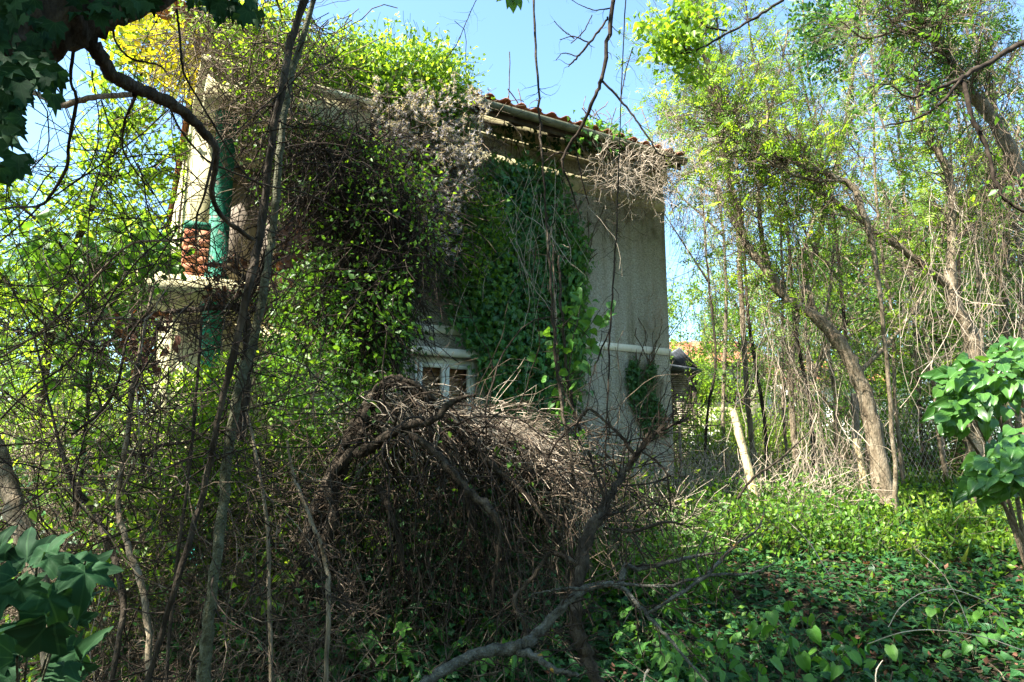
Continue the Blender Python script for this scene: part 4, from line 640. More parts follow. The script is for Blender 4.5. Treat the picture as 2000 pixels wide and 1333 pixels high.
# fine tangle
tg = root('bramble_thicket', 'net of thin dark dead stems filling the left foreground', 'thicket', P(250, 1250, 3.6))
q = rpoly([(0, 350), (330, 200), (560, 230), (600, 500), (560, 760), (480, 1000), (0, 1100)], 460); st = RP(q, 2.7, 4.4); c5 = wander(st, rdir(460, .3), U(.4, 1.5, 460), 12, .2, (0, 0, -.02)); add('stems', *tubes(c5, U(.0012, .0035, (460, 1))), M['twig_dark'], tg, kind='stuff')
q = rpoly([(0, 620), (500, 600), (520, 1000), (0, 1000)], 320); st = RP(q, 3., 5); c5 = wander(st, rdir(320, .5), U(.4, 1.4, 320), 12, .2, (0, 0, -.03)); add('stems', *tubes(c5, U(.0012, .003, (320, 1))), M['twig'], tg, kind='stuff')
def dead_leaves(label, poly, n, dr, size=(.035, .07)):
    q = RP(rpoly(poly, n), *dr); rt = root('withered_leaf_cluster', label, 'dead leaves', q[q[:, 2].argmin()]); m = n//2
    leaf_parts(rt, T_HEART, 'heart', q, rdir(n, -1), rdir(n, 0), U(size[0], size[1], n), M['dead_leaf']); add('twigs', *tubes(wander(q[:m], rdir(m), U(.1, .35, m), 6, .3), .0018), M['twig_dark'], rt, kind='stuff')
dead_leaves('brown withered leaves hanging above and left of the teal column', [(230, 610), (330, 600), (350, 650), (330, 740), (270, 730), (230, 680)], 60, (3.7, 4.1))
dead_leaves('reddish withered leaves caught by the brick pier', [(390, 500), (520, 490), (540, 560), (520, 620), (400, 590)], 110, (3.7, 4.0), (.03, .055))
dead_leaves('dark withered leaves high on the ropy stem', [(520, 420), (590, 420), (610, 470), (560, 560), (530, 540)], 60, (3.6, 4.0), (.03, .06))
# big near leaves at lower left
nl = root('broad_leaved_seedling', 'dark shaded plant with very large lobed leaves in the lower left corner', 'plant', P(40, 1500, 1.6))
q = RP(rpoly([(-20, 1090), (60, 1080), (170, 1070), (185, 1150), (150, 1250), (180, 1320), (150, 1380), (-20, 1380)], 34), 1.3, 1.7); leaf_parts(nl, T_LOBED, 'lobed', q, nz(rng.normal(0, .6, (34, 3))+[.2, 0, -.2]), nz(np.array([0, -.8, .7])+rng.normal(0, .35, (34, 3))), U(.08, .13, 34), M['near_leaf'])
for p in q[:12]:
    a, _ = smooth_path(np.vstack([P(30, 1500, 1.6), (P(30, 1500, 1.6)+p)/2+[0, 0, .03], p]), [1, 1, 1], 8); wood_part('stalk', a[None], np.full((1, 8), .0025), 'bark_green', nl, 5)

# ================================================================== CENTRE: black vine trunk, brush mound, dead tree, fallen limb
woody('arched_trunk', 'black vine-wrapped trunk rising and arching over to the right in the centre', 'tree', hero([(600, 1300, 4.7, 56), (622, 1180, 4.7, 54), (632, 1050, 4.8, 52), (648, 950, 4.8, 46), (690, 850, 4.9, 34), (731, 770, 5, 26), (766, 748, 5, 22), (802, 762, 5, 22), (847, 790, 5, 22), (897, 822, 5, 20), (960, 860, 5, 26), (1030, 930, 5, 22), (1060, 1020, 5, 16)], 80, .18),
    [hero([(640, 1300, 4.6, 30), (600, 1150, 4.6, 28), (650, 1020, 4.65, 28), (640, 940, 4.7, 24), (700, 860, 4.8, 22), (722, 790, 4.9, 18), (750, 752, 4.9, 14), (800, 745, 4.9, 12), (860, 790, 4.9, 12), (920, 822, 4.9, 8)], 60, .3), hero([(575, 1300, 4.7, 24), (590, 1120, 4.6, 26), (610, 1000, 4.7, 24), (672, 900, 4.8, 20), (690, 830, 4.9, 16), (735, 760, 4.95, 12), (770, 735, 5, 10), (830, 770, 5, 8)], 60, .3), hero([(700, 890, 4.7, 26), (735, 866, 4.6, 24), (791, 834, 4.5, 20), (847, 820, 4.5, 17), (876, 792, 4.5, 15), (905, 776, 4.5, 10), (930, 774, 4.5, 6)], jit=.15), hero([(791, 838, 4.5, 16), (847, 884, 4.4, 18), (879, 916, 4.3, 20), (918, 962, 4.3, 20), (960, 1000, 4.2, 18), (975, 1040, 4.2, 12), (968, 1120, 4.2, 9), (960, 1180, 4.2, 7)], jit=.2), hero([(840, 870, 4.6, 16), (900, 940, 4.6, 14), (930, 1050, 4.6, 10), (990, 1170, 4.6, 6)], jit=.2), hero([(740, 950, 4.6, 18), (775, 1040, 4.5, 15), (790, 1130, 4.5, 10)], jit=.2), hero([(870, 800, 4.8, 18), (950, 900, 4.7, 16), (1040, 980, 4.6, 12), (1100, 1080, 4.6, 6)], jit=.2)],
    'bark', twigs=280, twl=(.1, .5), fine=500, twmat='twig_dark', bias=(0, 0, -.4), rough=.22, sides=12, fine_r=.003)
md = root('brush_mound', 'sunlit mound of matted dry vine stems spilling over the arched trunk', 'brush', P(900, 1180, 5.2))
q = rpoly([(700, 790), (760, 745), (820, 775), (860, 795), (960, 805), (1060, 840), (1100, 930), (1060, 1010), (940, 900), (800, 830), (700, 850)], 1700); q[:, 1] += 10; st = RP(q, 4.9, 5.8)
c6 = wander(st, np.array([.9, -.3, -.7])+rng.normal(0, .75, (1700, 3)), U(.15, .8, 1700), 7, .3, (.02, 0, -.07)); add('stems', *tubes(c6, U(.0012, .0035, (1700, 1))), M['twig'], md, kind='stuff')
c6 = wander(st[:900], np.array([.9, -.3, -.4])+rng.normal(0, .6, (900, 3)), U(.15, .6, 900), 7, .26, (.02, 0, -.09)); c6 = np.vstack([c6, c6[:600]+rng.normal(0, .12, (600, 1, 3))*[1, .6, .5]]); add('stems', *tubes(c6+[0, -.07, .04], U(.0012, .003, (1500, 1))), M['twig_pale'], md, kind='stuff')  # pale stems put the sunlight on the mound top into colour
qg = rpoly([(640, 880), (760, 790), (900, 830), (1060, 870), (1110, 1000), (1000, 1100), (640, 1100)], 45); add_leaves('foliage', T_LEAF, np.repeat(RP(qg, 4.7, 5.3), 11, 0)+rng.normal(0, .06, (495, 3)), M['g_mix'], md, (.03, .07), label='green leaves threaded through the front')
qs = np.vstack([rpoly([(470, 860), (680, 800), (680, 1050), (470, 1100)], 300), rpoly([(1060, 840), (1300, 860), (1290, 1000), (1060, 1060)], 260)]); c9 = wander(RP(qs, 4.4, 5.8), rdir(560, -.1), U(.25, 1.1, 560), 10, .27, (0, 0, -.05)); add('stems', *tubes(c9, U(.0012, .0034, (560, 1))), M['twig'], md, kind='stuff', label='loose stems at both ends')
ql = rpoly([(640, 880), (760, 800), (900, 840), (1050, 870), (1120, 960), (1000, 960), (800, 860)], 190); c8 = wander(RP(ql, 4.6, 5.6), rng.normal(0, .8, (190, 3))+[.3, -.2, .1], U(.7, 2.0, 190), 16, .16, (0, 0, -.13)); add('stems', *tubes(c8, np.linspace(1, .35, 16)[None]*U(.003, .009, (190, 1)), 5), M['twig_dark'], md, kind='stuff', label='longer looping stems')  # darkened twig colour stands for shade under the mound
q = rpoly([(720, 830), (900, 850), (1080, 960), (1150, 1080), (1060, 1180), (700, 1180), (660, 1000)], 3000); st = RP(q, 4.7, 6.2)
c6 = wander(st, rdir(3000, -1.5), U(.3, 1.0, 3000), 8, .22, (0, 0, -.06)); add('stems', *tubes(c6[:750], U(.0015, .0038, (750, 1))), M['twig_dark'], md, kind='stuff')
q = rpoly([(720, 790), (1060, 840), (1120, 1000), (900, 1100), (720, 950)], 150); add_leaves('foliage', T_LEAF, np.repeat(RP(q, 5.2, 6.4), 12, 0)+rng.normal(0, .07, (1800, 3)), M['g_mix'], md, (.03, .065))
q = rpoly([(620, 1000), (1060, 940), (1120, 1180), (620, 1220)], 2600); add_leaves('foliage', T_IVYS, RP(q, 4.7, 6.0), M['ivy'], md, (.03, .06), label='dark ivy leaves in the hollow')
# thicket of ivy and dry stems along the ground, left and centre
th = root('ivy_thicket', 'shaded thicket of ivy leaves and dry stems below the bare stems', 'thicket', P(400, 1250, 4.5))
def pile(xs, d0, d1, ztop, n):            # points in a bank of growth, from the ground up
    d = U(d0, d1, n); px = U(xs[0], xs[1], n); p = P(px, 880, d); g = terrain(p[:, 0], p[:, 1]); h = rng.random(n)**.8*ztop*sst(d0-.2, d0+1.2, d); p[:, 2] = g+h; return p
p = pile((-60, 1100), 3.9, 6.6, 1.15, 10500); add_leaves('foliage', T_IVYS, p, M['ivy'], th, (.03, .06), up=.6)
p = pile((-60, 1100), 3.9, 6.8, 1.25, 3700); c7 = wander(p, rdir(3700, -.2), U(.15, .6, 3700), 5, .35, (0, 0, -.03)); add('stems', *tubes(c7, U(.0014, .0038, (3700, 1))), M['twig'], th, kind='stuff')
p = pile((-60, 700), 3.6, 5.0, 1.15, 3000); c7 = wander(p, rdir(3000, .0), U(.15, .7, 3000), 6, .38, (0, 0, -.02)); add('stems', *tubes(c7, U(.001, .0028, (3000, 1))), M['twig'], th, kind='stuff', label='fine dry stems at the front'); p = pile((-60, 640), 3.6, 4.8, .9, 1500); add_leaves('foliage', T_IVYS, p, M['ivy_lightened'], th, (.03, .055), label='ivy leaves at the front')
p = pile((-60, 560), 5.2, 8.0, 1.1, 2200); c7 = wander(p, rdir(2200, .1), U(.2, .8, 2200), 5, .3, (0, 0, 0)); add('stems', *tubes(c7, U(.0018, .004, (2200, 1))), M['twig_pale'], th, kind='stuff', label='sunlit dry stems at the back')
p = pile((-60, 620), 5.5, 8.5, 1.2, 6500); add_leaves('foliage', T_LEAF, p, M['g_bright'], th, (.035, .07), label='sunlit green leaves at the back')
strings('dry_root_curtain', 'fine dry stems hanging in the dark hollow of the brush mound', [(640, 900), (960, 900), (1080, 1020), (1060, 1100), (660, 1120)], 170, (4.2, 5.0), (.3, .9), 'twig_dark', (.0012, .0026), .2)  # shade inside the hollow is put into the darker twig colour
# dead forked tree, centre right
woody('dead_tree', 'dead vine-twisted small tree with crooked fork, right of the brush mound', 'tree', hero([(1180, 1370, 3.3, 28), (1150, 1290, 3.4, 30), (1133, 1240, 3.4, 30), (1122, 1180, 3.5, 28), (1134, 1117, 3.6, 30), (1150, 1040, 3.7, 30), (1175, 1000, 3.8, 24), (1200, 955, 3.9, 18), (1225, 915, 4, 14), (1249, 880, 4, 13), (1275, 850, 4, 10), (1306, 834, 4, 8), (1345, 817, 4, 5)], 70, .2),
    [hero([(1249, 880, 4, 8), (1270, 840, 4, 6), (1282, 810, 4, 3)]), hero([(1240, 890, 4, 9), (1215, 855, 4, 8), (1180, 822, 4, 7), (1150, 800, 4, 5), (1130, 822, 4, 5), (1122, 860, 4, 3)]), hero([(1185, 985, 3.8, 7), (1165, 930, 3.8, 6), (1150, 880, 3.8, 5)]), hero([(1179, 1033, 3.8, 6), (1240, 1037, 3.7, 8), (1300, 1020, 3.7, 6), (1352, 1030, 3.7, 3)]), hero([(1210, 950, 3.9, 5), (1270, 945, 3.9, 4), (1310, 930, 3.9, 3)]), hero([(1137, 1110, 3.6, 9), (1080, 1080, 3.6, 11), (1040, 1130, 3.6, 11), (1005, 1170, 3.6, 11), (1020, 1210, 3.6, 9), (1030, 1250, 3.6, 14)]), hero([(1249, 880, 4, 5), (1300, 920, 4, 4), (1310, 1000, 4, 3)])],
    'bark', twigs=170, twl=(.1, .7), fine=420, twmat='twig_dark', rough=.2, twig_r=.005, fine_r=.002)
woody('fallen_limb', 'lichen-spotted dead limb lying low across the bottom centre', 'log', hero([(790, 1365, 2.9, 20), (833, 1333, 3, 22), (897, 1293, 3.1, 24), (940, 1275, 3.15, 24), (985, 1268, 3.2, 26), (1015, 1262, 3.2, 26), (1048, 1240, 3.25, 24), (1094, 1191, 3.3, 20), (1144, 1150, 3.35, 17), (1185, 1141, 3.4, 15), (1211, 1141, 3.4, 14), (1221, 1106, 3.45, 13), (1246, 1112, 3.5, 11), (1300, 1100, 3.5, 9), (1352, 1088, 3.6, 7), (1410, 1080, 3.7, 4)], 90, .12),
    [hero([(1000, 1270, 3.2, 20), (1048, 1286, 3.15, 16), (1085, 1308, 3.1, 14), (1130, 1322, 3.05, 9)]), hero([(1214, 1145, 3.4, 10), (1263, 1201, 3.3, 10), (1300, 1240, 3.2, 8), (1350, 1300, 3.1, 6), (1400, 1350, 3, 4)]), hero([(1263, 1201, 3.3, 6), (1300, 1177, 3.3, 9), (1370, 1131, 3.4, 9), (1406, 1096, 3.5, 8), (1441, 1060, 3.6, 7), (1480, 1034, 3.7, 5), (1494, 993, 3.8, 3)], jit=.2), hero([(1211, 1141, 3.4, 7), (1300, 1145, 3.4, 7), (1388, 1124, 3.5, 7), (1469, 1120, 3.6, 5), (1514, 1099, 3.7, 3)]), hero([(1370, 1131, 3.4, 5), (1360, 1090, 3.4, 4), (1380, 1040, 3.5, 3)]), hero([(1144, 1150, 3.35, 9), (1100, 1150, 3.3, 6), (1040, 1160, 3.3, 4)])],
    'bark_grey', twigs=90, twl=(.08, .4), fine=120, twmat='twig_dark', tname='limb', sides=12, rough=.14, twig_r=.005, fine_r=.002)

# ================================================================== RIGHT: vines hanging in the trees, fence, post, sheds
for lab, poly, n, dr, L in [('pale vines hanging in front of the sunny gap by the house corner', [(1330, 380), (1400, 380), (1400, 640), (1330, 620)], 40, (9.5, 11), (1, 2.6)), ('bundle of dry vines hanging from the leaning trunk', [(1590, 560), (1680, 620), (1660, 720), (1600, 700)], 22, (8.6, 9.4), (.6, 2.4)),
    ('dry vines trailing in the crown above the leaning trunk', [(1450, 250), (1700, 200), (1760, 420), (1620, 520), (1470, 480)], 150, (7.5, 9.5), (.4, 1.5)), ('brown rope-like vines crowding the upper right corner', [(1840, 100), (2010, 50), (2010, 420), (1900, 420)], 170, (6.8, 8), (.4, 1.8)),
    ('pale whips hanging near the right edge above the lilac', [(1750, 350), (2000, 350), (2000, 620), (1760, 600)], 90, (7.5, 9.5), (.8, 2.8)), ('bleached tangle in the crown beside the house corner', [(1290, 200), (1480, 200), (1480, 420), (1310, 420)], 320, (8.8, 10.5), (.3, 1.1)),
    ('pale hanging whips between the fence post and the draped trunk', [(1450, 480), (1640, 500), (1640, 700), (1450, 700)], 110, (8.6, 11), (1, 2.8)), ('vines hanging between leaning trunk and fence post', [(1440, 560), (1600, 560), (1600, 760), (1450, 760)], 90, (8.6, 10), (.8, 2.2)), ('sunlit dry stems hanging at knee height before the wire netting', [(1560, 800), (1700, 780), (1690, 920), (1560, 920)], 45, (8.4, 9.2), (.4, 1.0))]:
    strings('tree_vine', lab, poly, n, dr, L, 'twig_pale' if 'pale' in lab or 'bleached' in lab or 'sunlit' in lab else 'twig', (.0015, .0045), .2)  # stems meant as sunlit get the paler colour
def post(name, label, pts, mat, sides=10):
    rt = root(name, label, 'post', P(pts[0][0], pts[0][1], pts[0][2])); a, b = hero(pts, 14, .05); wood_part('pole', a, b, mat, rt, sides, .06)
    t = a[0, -1]; u = nz(a[0, -1]-a[0, -2]); ang = np.arange(sides)*2*math.pi/sides; s = nz(np.cross(u, [0, 1, 0])); w = np.cross(s, u); V = np.vstack([[t+u*.012], t+b[0, -1]*(np.cos(ang)[:, None]*s+np.sin(ang)[:, None]*w)]); add('end_grain', V, np.array([[0, i, i % sides+1] for i in range(1, sides+1)]), M['post'], rt)
post('fence_post', 'leaning sunlit yellow wooden fence post in the open gap', [(1484, 1050, 8.2, 19), (1472, 960, 8.3, 20), (1449, 870, 8.4, 19), (1433, 804, 8.5, 17)], 'post')
post('fence_post', 'grey weathered fence post behind the leaning trunk', [(1680, 960, 10, 16), (1672, 860, 10, 17), (1668, 770, 10, 17)], 'wood_grey')
post('fence_post', 'pale stripped stub of a post left of the leaning trunk', [(1692, 980, 9.2, 18), (1684, 920, 9.2, 17), (1672, 858, 9.2, 14)], 'post')
def netting(label, pa, pb, zh, step=.085):
    a, b = np.array(pa), np.array(pb); L = np.linalg.norm((b-a)[:2]); n = int(L/step); m = int(zh/step); rt = root('wire_fence', label, 'fence', (a+b)/2); paths = []
    for i in range(n+1):
        k = np.arange(m+1); x = (i+.5*(k % 2))*step; g = a+(b-a)*(x/L)[:, None]; g[:, 2] = g[:, 2]+k*step*.9; g = g+np.array([0, .02, 0])*np.sin(x*3)[:, None]; paths.append(g)
        g2 = g.copy(); x2 = (i-.5*(k % 2))*step; g2[:, :2] = (a+(b-a)*(x2/L)[:, None])[:, :2]; paths.append(g2)
    add('wire_mesh', *tubes(np.array(paths), .0045, 3), M['wire'], rt, kind='stuff')
    for f in (.04, .96): e = a+(b-a)*f; wood_part('stake', np.array([[e+[0, .03, -.3], e+[0, .03, zh+.08]]]), np.array([[.025, .022]]), 'wood_grey', rt, 8)
    for z in (.05, zh*.95): wood_part('tension_wire', np.array([[a+[0, 0, z], b+[0, 0, z]]]), np.array([[.003, .003]]), 'wire', rt, 4)
netting('rusty diamond wire netting between the grey post and the right-hand trees', np.array(gp(1700, 10.6)), np.array(gp(1850, 10.9)), 1.5)
netting('sagging wire netting hung with dry stems beside the house corner', np.array(gp(1325, 9.9)), np.array(gp(1455, 9.2)), 1.05)
# woodshed
W0 = np.array(gp(1352, 15)); 
def WS(a, b, c): return W0+np.array([a, b, c])
shed = root('woodshed', 'small dark shed with felt roof and stacked laths just past the house corner', 'shed', W0)
add('roof', *cat_meshes([(np.array([WS(-1.6, -.2, 2.55), WS(.25, -.2, 2.25), WS(.25, 2.2, 2.25), WS(-1.6, 2.2, 2.55), WS(-1.6, -.2, 2.62), WS(.25, -.2, 2.32), WS(.25, 2.2, 2.32), WS(-1.6, 2.2, 2.62)]), BOXF)]), M['tarp'], shed)
add('roof', *cat_meshes([(np.array([WS(-.25, -.25, 2.78), WS(.12, -.25, 2.33), WS(.12, 2.2, 2.33), WS(-.25, 2.2, 2.78), WS(-.25, -.25, 2.82), WS(.14, -.25, 2.37), WS(.14, 2.2, 2.37), WS(-.25, 2.2, 2.82)]), BOXF)]), M['tarp'], shed, label='raised corner of the felt roof')
for x in (-1.5, -.55, .12): add('post', *box8(WS, x-.05, x+.05, 0, .1, -.2, 2.24), M['wood_dark'], shed)
for k in range(42):
    x0 = -1.4+rng.uniform(-.03, .03); add('lath', *box8(WS, x0, -.62+rng.uniform(-.03, .03), .05, .3, .15+k*.05, .15+k*.05+.034), M['wood_grey'], shed); add('lath', *box8(WS, -.48+rng.uniform(-.02, .02), .1+rng.uniform(-.06, .06), .12, .3, .15+k*.05, .15+k*.05+.034), M['wood_grey'], shed)
add('back_wall', *box8(WS, -1.5, .1, 2.0, 2.1, -.2, 2.2), M['wood_dark'], shed)
# far cottage with tiled roof; white wall
def cottage(label, px, d, w, zb, ze, zr, wallm):
    c = np.array(gp(px, d)); f = lambda a, b, e: np.array([c[0]+a, c[1]+b, e]); rt = root('far_house', label, 'house', c, 'far houses behind the trees')
    add('wall', *box8(f, -w/2, w/2, 0, 5, zb, ze), M[wallm], rt); add('door', *box8(f, w*.12, w*.12+.9, -.03, -.003, zb, zb+2), M['wood_dark'], rt)
    for x in (-w*.3, -w*.02): fr = add('window', *box8(f, x-.5, x+.5, -.04, -.003, ze-1.6, ze-.5), M['white'], rt); add('pane', *box8(f, x-.42, x+.42, -.05, -.043, ze-1.52, ze-.58), M['interior'], fr)
    rows = 9; e = 0
    for k in range(rows):
        y0 = -.4+k*.32; z0 = ze+(zr-ze)*k/rows; V = []; n = int(w/.12)
        for i in range(n+1):
            for y, z in ((y0, z0+.05), (y0+.36, z0+.05+(zr-ze)/rows*1.05)): V.append(f(-w/2-.3+i*(w+.6)/n, y, z+.035*math.sin(i*math.pi/1.5)))
        V = np.array(V); i = np.arange(n)*2; add('tile_course', V, np.stack([i, i+2, i+3, i+1], 1), M['tile'], rt)
    add('gable', np.array([f(-w/2, 0, ze), f(w/2, 0, ze), f(w/2, 2.6, zr), f(-w/2, 2.6, zr), f(-w/2, 5, ze), f(w/2, 5, ze)]), np.array([[0, 1, 2, 3], [3, 2, 5, 4]]), M['tile'], rt)
cottage('low house with faded orange tiled roof glimpsed through the sunny trees', 1425, 26, 3.2, 0, 4.9, 6.2, 'cream')
cottage('pale house wall glimpsed behind the leaning trunk', 1670, 28, 5.5, 0, 4.4, 5.6, 'white')
rb = root('rubble_pile', 'pale sunlit rubble heap behind the fence post', 'rubble', gp(1382, 14))
for k in range(50):
    c = np.array(gp(1382, 14))+rng.normal(0, 1, 3)*[.2, .2, 0]+[0, 0, abs(rng.normal(0, .42))]; s = U(.05, .13, 3); A = Matrix.Rotation(U(0, 6), 3, Vector(rdir(1)[0])); f = lambda a, b, e: c+np.array(A@Vector((a, b, e))); add('stone', *box8(f, -s[0], s[0], -s[1], s[1], -s[2]*.7, s[2]*.7), M['white'], rb)

# lilac bush: every leaf a part
def lilac(label, blobs, n, base):
    rt = root('lilac_bush', label, 'bush', base); P_, D_ = [], []
    for bx, by, bd, rx, ry, w in blobs:
        m = int(n*w); q = rng.normal(0, 1, (m, 2))*.5; q = np.clip(q, -1.1, 1.1); p = P(bx+q[:, 0]*rx, by+q[:, 1]*ry, bd+U(-.25, .25, m)); P_.append(p); c = P(bx, by, bd+.1); D_.append(nz((p-c)*[1.6, .6, .8]+[-.05, -.12, -.12]+rng.normal(0, .07, (m, 3))))
        a, _ = smooth_path(np.vstack([base, (np.array(base)+c)/2+[.1, .1, .1], c]), [1, 1, 1], 12); wood_part('stem', a[None], np.linspace(.018, .007, 12)[None], 'bark_tan', rt, 6)
        t, t2 = spawn(a[None], np.full((1, 12), .008), 22, .15, .4, 1, 5, .2, (0, 0, 0), .6); add('twigs', *tubes(t, t2*.5, 4), M['bark_tan'], rt, kind='stuff')
    p = np.concatenate(P_); d = np.concatenate(D_); leaf_parts(rt, T_HEART, 'heart', p, d, nz(np.array([-.25, -.75, .75])+rng.normal(0, .3, (len(p), 3))), U(.075, .125, len(p)), M['lilac'])
lilac('lilac bush with large heart-shaped leaves, upper spray at the right edge', [(1930, 745, 4.3, 70, 48, .45), (1880, 770, 4.2, 50, 60, .28), (1990, 700, 4.4, 50, 50, .2), (1860, 810, 4.2, 25, 25, .07)], 230, P(2010, 1120, 4.8))
lilac('lower spray of large heart-shaped leaves at the right edge', [(1970, 900, 3.9, 60, 45, .5), (1930, 940, 3.9, 40, 40, .3), (1990, 870, 4, 40, 30, .2)], 150, P(2060, 1250, 4.2))

# ================================================================== GROUND COVER
def gpts(x0, x1, y0, y1, n): x = U(x0, x1, n); y = U(y0, y1, n); return np.stack([x, y, terrain(x, y)], 1)
def frustum(n, d0, d1, px0, px1, pw=1.): d = d0+(d1-d0)*rng.random(n)**pw; px = U(px0, px1, n); p = P(px, 880, d); p[:, 2] = terrain(p[:, 0], p[:, 1]); return p
p = frustum(26000, 2.4, 10.5, 780, 2200, .7); p[:, 2] += U(.02, .12, len(p)); n = len(p); d = nz(rng.normal(0, 1, (n, 3))*[1, 1, .25]+[0, -.5, -.1]); nr = nz(rng.normal(0, .33, (n, 3))+[0, -.1, 1]); nn = p[:, 1] < 4.4
L1 = leaves(T_IVY, p[nn], d[nn], nr[nn], U(.05, .11, nn.sum())); L2 = leaves(T_IVYS, p[~nn], d[~nn], nr[~nn], U(.055, .11, (~nn).sum()))
add('ground_ivy', np.vstack([L1['V'], L2['V']]), np.vstack([L1['F_'], L2['F_']+len(L1['V'])]), M['ivy'], None, rnd=np.concatenate([L1['rnd'], L2['rnd']]), luv=np.vstack([L1['luv'], L2['luv']]), kind='stuff', label='dark carpet of ivy covering the ground on the right', cat='ivy')
p = frustum(19000, 4.2, 13, 1100, 2150, .8); p = p[rng.random(len(p)) < .12+.88*sst(4.2, 8.4, p[:, 1]+.7*np.sin(p[:, 0]*1.9))]; p = p[(np.sin(p[:, 0]*2.3+p[:, 1]*1.1)+np.sin(p[:, 0]*1.1-p[:, 1]*2.9+1)+rng.normal(0, .6, len(p))) > -.75]; p[:, 2] += U(.01, .2, len(p))*(1+.6*np.sin(p[:, 0]*3.1)*np.sin(p[:, 1]*2.3)); add_leaves('ground_creeper', T_LEAF, p, M['g_mix'], None, (.035, .08), up=1.6, droop=0, kind='stuff', label='bright sunlit creeping weeds below the trees on the right', cat='weeds')
# low weeds with stems in the middle distance
def weeds(name, label, p, h, per, mat, size, tmpl, stemm='bark_green', lean=1.6):
    n = len(p); q = wander(p, rdir(n, lean), U(h[0], h[1], n), 4, .15, (0, 0, .05)); rt = root(name, label, 'weeds', p.mean(0)); add('stems', *tubes(q, .003), M[stemm], rt, kind='stuff'); add_leaves('foliage', tmpl, on_paths(q, n*per, .15, .05), M[mat], rt, size, up=1.); return rt
weeds('weed_patch', 'sunlit tall weeds in the gap around the yellow fence post', frustum(900, 7, 9.8, 1220, 1700), (.25, .65), 11, 'g_mix', (.045, .085), T_LEAF)
weeds('weed_patch', 'light green weeds in front of the brush by the house corner', frustum(600, 5.8, 8.5, 1060, 1400), (.2, .6), 12, 'g_mid', (.045, .09), T_IVYS)
weeds('weed_patch', 'bright weeds under the trees at the right edge', frustum(500, 7.2, 10, 1700, 2100), (.12, .35), 10, 'g_bright', (.04, .08), T_LEAF)
weeds('weed_patch', 'sunny weeds behind the left thicket below the balcony', frustum(1500, 6.0, 10, -100, 420), (.3, .9), 10, 'g_bright', (.045, .085), T_LEAF)
p = np.vstack([frustum(900, 8.5, 10.5, 1300, 1640), frustum(900, 7.0, 8.6, 1000, 1330)]); q = wander(p, rdir(1800, 1.6), U(.4, 1.05, 1800), 7, .25, (0, 0, -.03)); add('dry_stalks', *tubes(q, U(.0018, .004, (1800, 1))), M['twig_pale'], None, kind='stuff', label='sunlit dead stalks massed along the netting and the house foot', cat='dry stalks')
p = frustum(2600, 7, 12, 1400, 2150); n = len(p); L = leaves(T_QUAD, p, rdir(n, 2.2), rdir(n), U(.12, .32, n)); TVw = L['V'].reshape(n, 4, 3); mid = (TVw[:, 1]+TVw[:, 3])/2; TVw[:, 1] = mid+(TVw[:, 1]-mid)*.07; TVw[:, 3] = mid+(TVw[:, 3]-mid)*.07; add('grass', TVw.reshape(-1, 3), L['F_'], M['grass'], None, rnd=L['rnd'], luv=L['luv'], kind='stuff', label='thin grass blades among the weeds', cat='grass')
# individual lobed-leaf plants in the foreground shade
def plant_proto(nleaf, tmpl, key, mat, h, size):
    rt = root('woodland_plant', '', 'plant', (0, 0, 0)); P_ = []
    for k in range(nleaf):
        a = k*2.4+U(-.3, .3); r = U(.04, .18); e = np.array([math.cos(a)*r, math.sin(a)*r, h*(.35+.65*k/nleaf)]); q, _ = smooth_path(np.vstack([[0, 0, 0], [e[0]*.3, e[1]*.3, e[2]*.7], e]), [1, 1, 1], 6); wood_part('stalk', q[None], np.full((1, 6), .0022), 'bark_green', rt, 4); P_.append(e)
    P_ = np.array(P_); d = nz(P_*[1, 1, 0]+[0, 0, -.05]); leaf_parts(rt, tmpl, key, P_, d, nz(rng.normal(0, .25, (nleaf, 3))+[0, -.1, 1]), U(size[0], size[1], nleaf), M[mat]); return rt
pp = [plant_proto(11, T_LOBED, 'lobed', 'weed', .36, (.09, .15)), plant_proto(8, T_HEART, 'heart', 'weed', .32, (.08, .12))]
PL = ['bright lobed-leaf weed at the bottom left of centre', 'lobed-leaf weed below the dark hollow of the brush mound', 'lobed-leaf weed at the bottom edge left of the fallen limb', 'tall lobed-leaf weed just above the start of the fallen limb', 'lobed-leaf weed deep in the hollow at the foot of the arched trunk', 'lobed-leaf weed touching the upper side of the fallen limb', 'lobed-leaf weed behind the bend of the fallen limb', 'small lobed-leaf weed under the hanging dry stems', 'lobed-leaf weed in the fork of the fallen limb', 'lobed-leaf weed just left of the fork of the fallen limb', 'lobed-leaf weed right of the dead tree foot', 'lobed-leaf weed under the right-hand prongs of the fallen limb', 'lobed-leaf weed right of the broken white twig', 'lobed-leaf weed behind the crossing prongs of the fallen limb', 'rightmost lobed-leaf weed at the bottom edge', 'first upright weed right of the dead prongs', 'upright weed in the middle of the dark ivy', 'upright weed at the edge of the sunlit creeper', 'upright weed left of the straight pale stalk', 'upright weed nearest the sunlit creeper', 'upright weed below the straight pale stalk', 'upright weed beside the half-circle grass stalk', 'upright weed in the darkest patch of the ivy', 'short upright weed left of the darkest patch', 'upright weed just right of the prong tips', 'upright weed under the lower lilac spray', 'lobed-leaf weed behind the dead tree', 'lobed-leaf weed right of the bowed stem', 'lobed-leaf weed between the two ropy stems at the bottom', 'lobed-leaf weed left of the thin straight stem', 'lobed-leaf weed in the sunlit weeds below the bare wall', 'lobed-leaf weed between dead tree and bare wall', 'upright weed right of the half-circle grass stalk', 'upright weed left of the lilac foot']
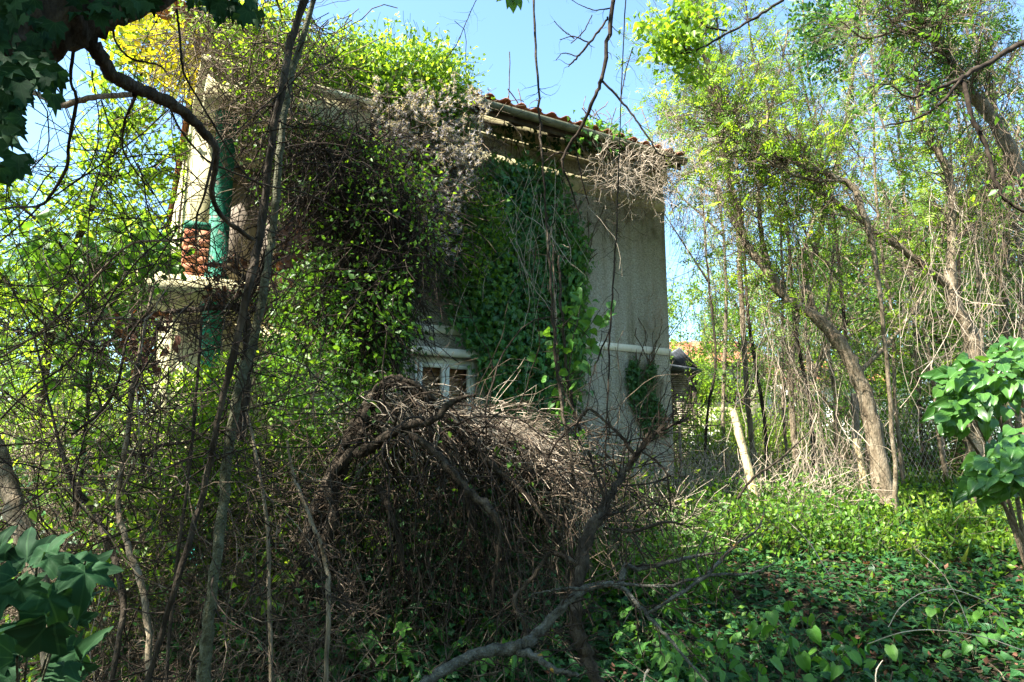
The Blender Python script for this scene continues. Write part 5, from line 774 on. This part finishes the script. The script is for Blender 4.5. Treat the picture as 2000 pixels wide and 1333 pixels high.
spots = [(680, 3.3), (740, 3.6), (800, 3.3), (850, 3.8), (700, 4.1), (900, 3.5), (930, 4.0), (780, 4.2), (1040, 3.3), (960, 3.2), (1240, 3.4), (1290, 3.2), (1330, 3.5), (1260, 3.8), (1370, 3.1), (1400, 4.6), (1480, 4.9), (1550, 5.1), (1620, 4.8), (1640, 5.3), (1700, 4.7), (1760, 4.4), (1600, 4.4), (1520, 4.5), (1450, 4.2), (1860, 4.8), (1180, 4.1), (620, 3.7), (420, 3.3), (500, 3.4), (1340, 6.3), (1290, 5.4), (1800, 5.2), (1900, 4.0)]
used = set()
for i, (px, d) in enumerate(spots):
    k = 0 if px < 1400 else 1; d = d+1.05 if d < 4.2 else d; loc = np.array(gp(px, d)); lab, gg = PL[i], ('lobed-leaf weeds in the foreground shade' if k == 0 else 'upright weeds in the ground ivy')
    if k not in used: used.add(k); o = pp[k]; o.location = loc; o['label'] = lab; o['group'] = gg
    else: o = copy_tree(pp[k], loc, U(0, 6), U(.8, 1.3), lab, gg)
p = np.vstack([frustum(2600, 2.6, 8, 700, 2150), frustum(900, 3, 6, -50, 800)]); p[:, 2] += U(.01, .13, len(p)); add_leaves('leaf_litter', T_LEAF, p, M['dead_leaf'], None, (.03, .07), up=1.5, droop=0, kind='stuff', label='withered fallen leaves lying among the ivy', cat='leaf litter')
p = frustum(900, 2.6, 8, 700, 2150); p[:, 2] += .06; q = wander(p, rng.normal(0, 1, (900, 3))*[1, 1, .25], U(.1, .5, 900), 6, .18); add('fallen_twigs', *tubes(q, U(.0015, .004, (900, 1))), M['twig'], None, kind='stuff', label='small dead twigs scattered over the ground ivy', cat='twigs')
# arching dry grass stalks
for lab, pts in [('dry grass stalk arching low over the ivy near the bottom right', [(1695, 1258, 3.4, 2), (1760, 1236, 3.4, 2.2), (1830, 1231, 3.4, 2.4), (1920, 1245, 3.4, 2.4), (2010, 1275, 3.4, 2.6)]), ('bent grass stalk forming a half circle above the ivy', [(1735, 1225, 3.6, 2), (1760, 1185, 3.6, 2), (1810, 1155, 3.6, 2.2), (1870, 1154, 3.6, 2.2), (1940, 1185, 3.6, 2), (1965, 1225, 3.6, 2)]), ('straight pale stalk slanting down to the right in the ivy', [(1790, 1072, 4, 2), (1840, 1120, 3.9, 2.2), (1870, 1170, 3.8, 2.4), (1893, 1224, 3.7, 2.2)]), ('long pale stalk lying diagonally across the mid ground', [(1530, 1010, 5, 2), (1580, 1060, 4.7, 2.2), (1622, 1128, 4.5, 2)]), ('short dry stalk standing at the bottom edge', [(1710, 1345, 2.8, 3), (1712, 1310, 2.8, 3), (1724, 1290, 2.8, 2)]), ('broken white twig poking up at the bottom centre right', [(1258, 1345, 2.8, 5), (1260, 1320, 2.8, 5), (1266, 1309, 2.8, 6)]), ('brown arched twig leaning from the weeds onto the yellow post', [(1440, 975, 7, 6), (1470, 935, 7, 6), (1520, 900, 7, 5), (1580, 845, 7, 3)])]:
    a, b = hero(pts, 24, .2); rt = root('dry_stalk', lab, 'stalk', a[0, 0], 'dry stalks above the ground'); wood_part('stem', a, b, 'twig_pale' if 'brown' not in lab else 'bark', rt, 5)
